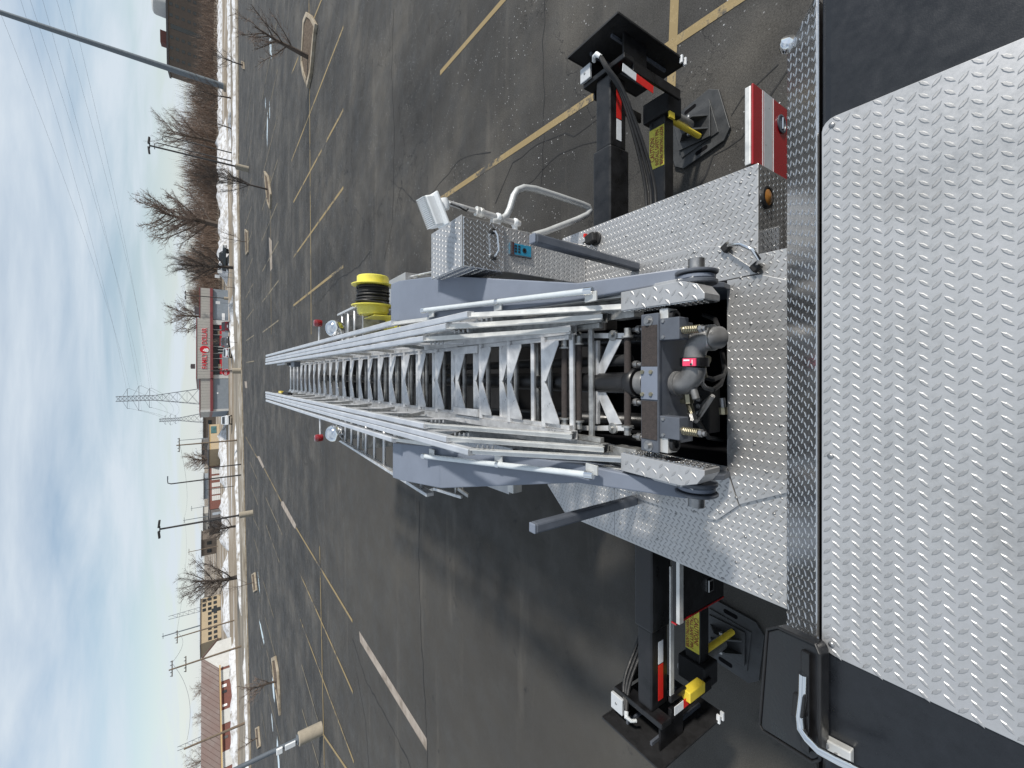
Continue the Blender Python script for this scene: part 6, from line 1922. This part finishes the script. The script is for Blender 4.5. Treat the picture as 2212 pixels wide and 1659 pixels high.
# lattice towers
def pylon(x_top, y_top, Y, wbase_px, arms, label, s=1.0):
    top = at_y(x_top, y_top, Y)
    H = top.z
    e = empty('lattice_pylon', (top.x, top.y, 0))
    tag(e, label, 'pylon', 'lattice pylons of the power line')
    depth = (V3((top.x, top.y, 10)) - EYE_P).dot(_fwd)
    wb = wbase_px / F_PX * depth / 2
    def half_w(z):
        t = z / H
        return wb * (1 - t / .62) + .06 * wb + wb * .20 * (t / .62) if t < .62 else wb * .26
    r = .10 * s
    legs = [(sx, sy) for sx in (-1, 1) for sy in (-1, 1)]
    zs = [0]
    while zs[-1] < H * .98:
        zs.append(min(H, zs[-1] + max(1.5, half_w(zs[-1]) * 1.25)))
    for sx, sy in legs:
        MB().tube([V3((sx * half_w(z), sy * half_w(z), z)) for z in zs], r * 1.4, 4).build('leg', M['lattice'], e)
    for i in range(len(zs) - 1):
        z0, z1 = zs[i], zs[i + 1]; a, b_ = half_w(z0), half_w(z1)
        for (p, q, p2, q2) in (((-a, -a), (b_, -b_), (a, -a), (-b_, -b_)), ((-a, a), (b_, b_), (a, a), (-b_, b_)), ((-a, -a), (-b_, b_), (-a, a), (-b_, -b_)), ((a, -a), (b_, b_), (a, a), (b_, -b_))):
            MB().tube([V3((*p, z0)), V3((*q, z1))], r * .7, 3).build('diagonal', M['lattice'], e)
            MB().tube([V3((*p2, z0)), V3((*q2, z1))], r * .7, 3).build('diagonal', M['lattice'], e)
        MB().tube([V3((-a, -a, z0)), V3((a, -a, z0))], r * .7, 3).build('strut', M['lattice'], e)
    tips = []
    for (v, half_px) in arms:
        z = at_y(v, y_top, Y).z
        w = half_px / F_PX * depth
        for sx in (-1, 1):
            h_ = half_w(z)
            m_ = MB()
            m_.tube([V3((sx * h_, 0, z)), V3((sx * w, 0, z))], r * 1.1, 3)
            m_.tube([V3((sx * h_, 0, z + w * .35)), V3((sx * w, 0, z))], r * .8, 3)
            m_.tube([V3((sx * w, 0, z)), V3((sx * w, 0, z - w * .18))], r * 1.2, 3)
            m_.build('cross_arm', M['lattice'], e)
            tips.append(V3((top.x + sx * w, top.y, z - w * .18)))
    return tips
tipsA = pylon(247, 862, 300, 38, [(275, 20), (300, 25), (323, 20)], 'nearer lattice pylon behind the left end of the store', 1.0)
tipsB = pylon(344, 908, 560, 22, [(357, 9), (368, 11), (379, 9)], 'farther lattice pylon left of the store', 1.4)
ends_ = [(120, 0), (62, 0), (205, 0), (150, 0), (255, 0), (228, 0)]
for i, tpt_ in enumerate(tipsA):
    v_, y_ = [(56, 0), (20, 60), (105, 0), (75, 0), (165, 0), (135, 0)][i]
    B = at_y(v_ - 30, y_ - 60, 150)
    nm_ = ('lowest' if False else ('top', 'middle', 'bottom')[i // 2]) + ' arm, ' + ('left' if i % 2 == 0 else 'right') + ' end'
    wire(tpt_, B, 2.0, .022, 'power line running right from the nearer pylon, ' + nm_, 'power lines right of the pylon')
    if i < len(tipsB):
        wire(tpt_, tipsB[i], 6.0, .05, 'power line between the two pylons, ' + nm_, 'power lines between the pylons')
# utility poles on the left
def utility_pole(bpx, tpx, label, arms=1, m='pole_wood', r=.16, Y=None, transformer=False):
    b = gp(*bpx) if Y is None else far_base(bpx[0], bpx[1], Y)
    h_ = pole_top(b, tpx[0], bpx[1])
    e = empty('utility_pole', (b.x, b.y, 0)); tag(e, label, 'utility pole', 'utility poles along the street')
    MB().tube([V3((0, 0, 0)), V3((0, 0, h_))], [r, r * .62], 8).build('pole', M[m], e, True)
    for k in range(arms):
        z = h_ - .35 - k * 1.5
        MB().bar(V3((-1.1, .16, z)), V3((1.1, .16, z)), .10, .12).build('cross_arm', M[m], e)
        for s in (-1, -.5, .5, 1):
            MB().lathe((s, .16, z + .06), (0, 0, 1), [(.05, 0), (.06, .1), (.03, .16), (0, .17)], 8).build('insulator', M['pole_steel'], e)
    if transformer:
        MB().lathe((.4, -.1, h_ - 3.0), (0, 0, 1), [(.25, 0), (.25, .8), (.1, .9), (0, .9)], 12).build('transformer', M['pole_steel'], e)
    return e, V3((b.x, b.y, h_))
ups = []
for a in (((521, 1396), (366, 1449), 'wooden utility pole with two cross arms right of the white gable', 2, 'pole_wood', .15),
          ((506, 1340), (378, 1373), 'wooden utility pole in front of the tan block', 1, 'pole_wood', .14),
          ((531, 1561), (398, 1600), 'bare wooden pole in front of the red roof', 0, 'pole_wood', .17),
          ((512, 951), (381, 962), 'wooden utility pole left of the store car park', 1, 'pole_wood', .14),
          ((521, 1003), (440, 1012), 'short wooden pole before the glass shop', 0, 'pole_dark', .10),
          ((505, 1050), (443, 1054), 'thin pole before the brick garages', 0, 'pole_dark', .07)):
    ups.append(utility_pole(*a)[1])
for a in (((470, 1340), (351, 1364), 'far steel pole above the tan block', 1, 'pole_steel', .30, 220), ((466, 945), (386, 950), 'far pale pole above the tan flat roof', 0, 'pole_steel', .16, 230),
          ((468, 1112), (396, 1120), 'far pole above the dark shed', 1, 'pole_steel', .18, 220), ((468, 1090), (412, 1095), 'far thin pole above the brick garages', 1, 'pole_steel', .14, 230), ((468, 1180), (406, 1192), 'far pole behind the low dark tree', 1, 'pole_wood', .18, 200)):
    ups.append(utility_pole(*a)[1])
for i, (a_, b_) in enumerate(((0, 1), (1, 8), (8, 3), (0, 2))):
    for k in (.8,):
        wire(ups[a_] + V3((k, .16, -.3)), ups[b_] + V3((k, .16, -.3)), 1.0, .022, ('street wire between the gable pole and the tan block pole', 'street wire from the tan block pole towards the dark shed', 'street wire from above the shed to the store car park', 'street wire from the gable pole to the bare pole')[i], 'street wires on the left')
# small steel mast on the far left, behind the red roof
def lattice_mast(x_top, y_top, Y, label):
    t_ = at_y(x_top, y_top, Y); e = empty('lattice_mast', (t_.x, t_.y, 0)); tag(e, label, 'mast')
    for s in (-1, 1):
        MB().tube([V3((s * 1.2, 0, 0)), V3((s * .7, 0, t_.z))], .10, 4).build('leg', M['lattice'], e)
    k = 0
    while k < t_.z - 2:
        w0 = 1.2 - .5 * k / t_.z
        MB().tube([V3((-w0, 0, k)), V3((w0, 0, k + 2))], .06, 3).build('diagonal', M['lattice'], e)
        MB().tube([V3((-w0, 0, k)), V3((w0, 0, k))], .06, 3).build('strut', M['lattice'], e)
        k += 2
lattice_mast(364, 1335, 240, 'thin lattice mast above the tan block')
lattice_mast(383, 1618, 200, 'thin lattice mast above the left end of the red roof')
# street lamps with arms
def street_lamp(bpx, tpx, label, m='pole_dark', arm=1.2):
    b = gp(*bpx); h_ = pole_top(b, tpx[0], bpx[1])
    e = empty('street_lamp', (b.x, b.y, 0)); tag(e, label, 'street lamp', 'street lamps along the road')
    MB().tube([V3((0, 0, 0)), V3((0, 0, h_ - .4)), V3((.15 * arm, 0, h_ - .05)), V3((.6 * arm, 0, h_))], [.11, .08, .06, .05], 10).build('pole', M[m], e, True)
    MB().box((.85 * arm, 0, h_ - .02), (.55, .22, .12)).build('lamp_head', M['pole_grey'], e, bevel=.03)
    return e
street_lamp((521, 1026), (362, 1036), 'dark street lamp by the left street kerb', arm=1.0)
street_lamp((508, 350), (335, 333), 'dark street lamp right of the tall lamp post', arm=-1.0)
street_lamp((503, 331), (352, 318), 'second dark street lamp behind the woods edge', arm=-.8)
# stop sign at the lot entrance
sb = gp(521, 812)
fs_ = Facade(sb, sb + V3((3, 0, 0)))
e = empty('stop_sign', (sb.x, sb.y, 0)); tag(e, 'red octagonal STOP sign at the lot entrance', 'sign')
zc = at_y(*sp(525, 1150), sb.y).z
xc = at_y(*sp(525, 1150), sb.y).x - sb.x
MB().tube([V3((xc, .05, -.0)), V3((xc, .05, zc + .4))], .035, 8).build('post', M['pole_steel'], e, True)
R8 = .50
MB().prism([V3((xc + R8 * math.cos(math.pi / 8 + k * math.pi / 4), 0, zc + R8 * math.sin(math.pi / 8 + k * math.pi / 4))) for k in range(8)], (0, -.02, 0)).build('sign_face', M['sign_red'], e)
MB().prism([V3((xc + R8 * 1.07 * math.cos(math.pi / 8 + k * math.pi / 4), .008, zc + R8 * 1.07 * math.sin(math.pi / 8 + k * math.pi / 4))) for k in range(8)], (0, -.006, 0)).build('sign_rim', M['sign_white'], e)
text_obj('sign_lettering', 'STOP', .40, M['sign_white'], e, V3((xc, -.024, zc)), (1, 0, 0), (0, 0, 1), .002, .012, width=.74)
# small notices on posts
for (v, y, vt, lb) in ((500, 656, 466, 'small white notice on a post by the right store wall'), (507, 601, 464, 'small white notice on a post beside the store lawn'), (505, 590, 470, 'white road sign post right of the store')):
    b = gp(v, y); h_ = pole_top(b, vt, y)
    e = empty('notice_post', (b.x, b.y, 0)); tag(e, lb, 'sign', 'small notices beside the store')
    MB().tube([V3((0, .03, 0)), V3((0, .03, h_))], .035, 6).build('post', M['pole_steel'], e)
    MB().box((0, 0, h_ - .35), (.55, .03, .7)).build('notice_board', M['sign_white'], e)

# ================================================================== CARS
M['car_red'] = mat('dark_red_car', (.10, .008, .012), .2, 0, .05, 3, coat=.6)
M['car_grey'] = mat('grey_car', (.10, .105, .115), .25, .3, .05, 3, coat=.6)
M['car_white'] = mat('white_car', (.62, .64, .66), .25, 0, .04, 3, coat=.5)
M['car_dark'] = mat('black_green_pickup', (.018, .022, .024), .25, 0, .08, 3, coat=.6)
M['tail'] = mat('tail_lamp', (.28, .01, .01), .2, 0, .1, 20)
def car(name, loc, rz, paint, label, kind='suv', cat='car'):
    e = empty(name, (loc.x, loc.y, 0), rz); tag(e, label, cat, 'cars parked by the store')
    W = 1.82; Lc = 4.6
    if kind == 'suv':
        prof = [(-2.25, .32), (-2.3, .75), (-2.2, 1.02), (-1.15, 1.10), (-.45, 1.66), (1.6, 1.70), (2.12, 1.12), (2.25, .95), (2.25, .35)]
        cab = [(-1.0, 1.12), (-.40, 1.60), (1.52, 1.62), (1.98, 1.14)]
    elif kind == 'sedan':
        prof = [(-2.3, .30), (-2.35, .65), (-2.2, .86), (-1.1, .96), (-.35, 1.40), (.9, 1.43), (1.65, 1.02), (2.3, .92), (2.32, .35)]
        cab = [(-1.0, .98), (-.32, 1.36), (.86, 1.38), (1.5, 1.02)]
    else:
        prof = [(-2.7, .45), (-2.75, .9), (-2.6, 1.12), (-1.4, 1.18), (-.8, 1.80), (.5, 1.82), (.75, 1.22), (2.65, 1.20), (2.7, .55)]
        cab = [(-1.25, 1.20), (-.75, 1.74), (.45, 1.76), (.64, 1.24)]
    mb = MB()
    n = len(prof)
    def xs(z, s):
        return s * (W / 2 - max(0, z - 1.0) * .22)
    vs = [V3((xs(z, -1), y, z)) for y, z in prof] + [V3((xs(z, 1), y, z)) for y, z in prof]
    fs = [tuple(range(n)), tuple(reversed(range(n, 2 * n)))] + [((i + 1) % n, i, n + i, n + (i + 1) % n) for i in range(n)]
    body_ = mb.add(vs, fs).build('body', M[paint], e, True, bevel=.06, seg=3)
    for s in (-1, 1):
        q = [V3((xs(z, s) + s * .004, y, z)) for y, z in cab]
        MB().prism(q, (s * .012, 0, 0)).build('side_window', M['win'], e)
    def glass(i, j, nm):
        (y0, z0), (y1, z1) = prof[i], prof[j]
        a, b_ = .12, .88
        p = [V3((xs(z0 + (z1 - z0) * t, s) * .86, y0 + (y1 - y0) * t, z0 + (z1 - z0) * t)) for t, s in ((a, -1), (a, 1), (b_, 1), (b_, -1))]
        nrm = (p[1] - p[0]).cross(p[2] - p[0]).normalized()
        if nrm.dot(V3((0, (y0 + y1) / 2, .6))) < 0: nrm = -nrm
        MB().prism([q + nrm * .004 for q in p], nrm * .012).build(nm, M['win'], e)
    glass(3, 4, 'windscreen'); glass(5, 6, 'rear_window')
    for sx in (-1, 1):
        for wy_ in ((-1.42, 1.40) if kind != 'pickup' else (-1.7, 1.65)):
            c = V3((sx * (W / 2 - .10), wy_, .33))
            w = MB().lathe(c - V3((sx * .10, 0, 0)), (sx, 0, 0), [(.18, 0), (.33, 0), (.335, .03), (.335, .19), (.30, .22), (.18, .22)], 20).build('wheel', M['rubber'], e, True)
            MB().lathe(c, (sx, 0, 0), [(.18, .11), (.10, .10), (0, .10)], 14).build('rim', M['alu_dirty_shade'], w, True)
        yb_, yf = prof[-1][0], prof[0][0]
        MB().box((sx * (W / 2 - .22), yb_ + .01, .86), (.26, .06, .20)).build('tail_lamp', M['tail'], e, bevel=.01)
        MB().box((sx * (W / 2 - .24), yf - .02, .72), (.34, .08, .16)).build('headlight', M['sign_white'], e, bevel=.01)
    MB().box((0, prof[-1][0] + .03, .48), (W * .92, .10, .16)).build('rear_bumper', M['rubber'], e, bevel=.02)
    MB().box((0, prof[0][0] - .03, .48), (W * .92, .10, .18)).build('front_bumper', M['rubber'], e, bevel=.02)
    MB().box((0, prof[-1][0] + .015, .76), (.5, .05, .14)).build('number_plate', M['sign_white'], e)
    return e
def at_base(v, y): return gp(v, y)
car('parked_car', at_base(500, 707), math.pi, 'car_red', 'dark red SUV parked in front of the store')
car('parked_car', at_base(499, 739), 0.05, 'car_grey', 'grey SUV parked before the store entrance')
car('parked_car', at_base(500.5, 763), math.pi, 'car_white', 'white saloon parked left of the grey SUV', 'sedan')
car('parked_car', at_base(500.5, 907), .1, 'car_white', 'white SUV driving out beside the left store wall')
car('pickup_truck', at_base(494, 559), 1.05, 'car_dark', 'dark pickup truck beside the high snow bank', 'pickup', 'pickup')
car('parked_car', at_base(488, 411), 1.5, 'car_white', 'white saloon on the street before the woods', 'sedan')
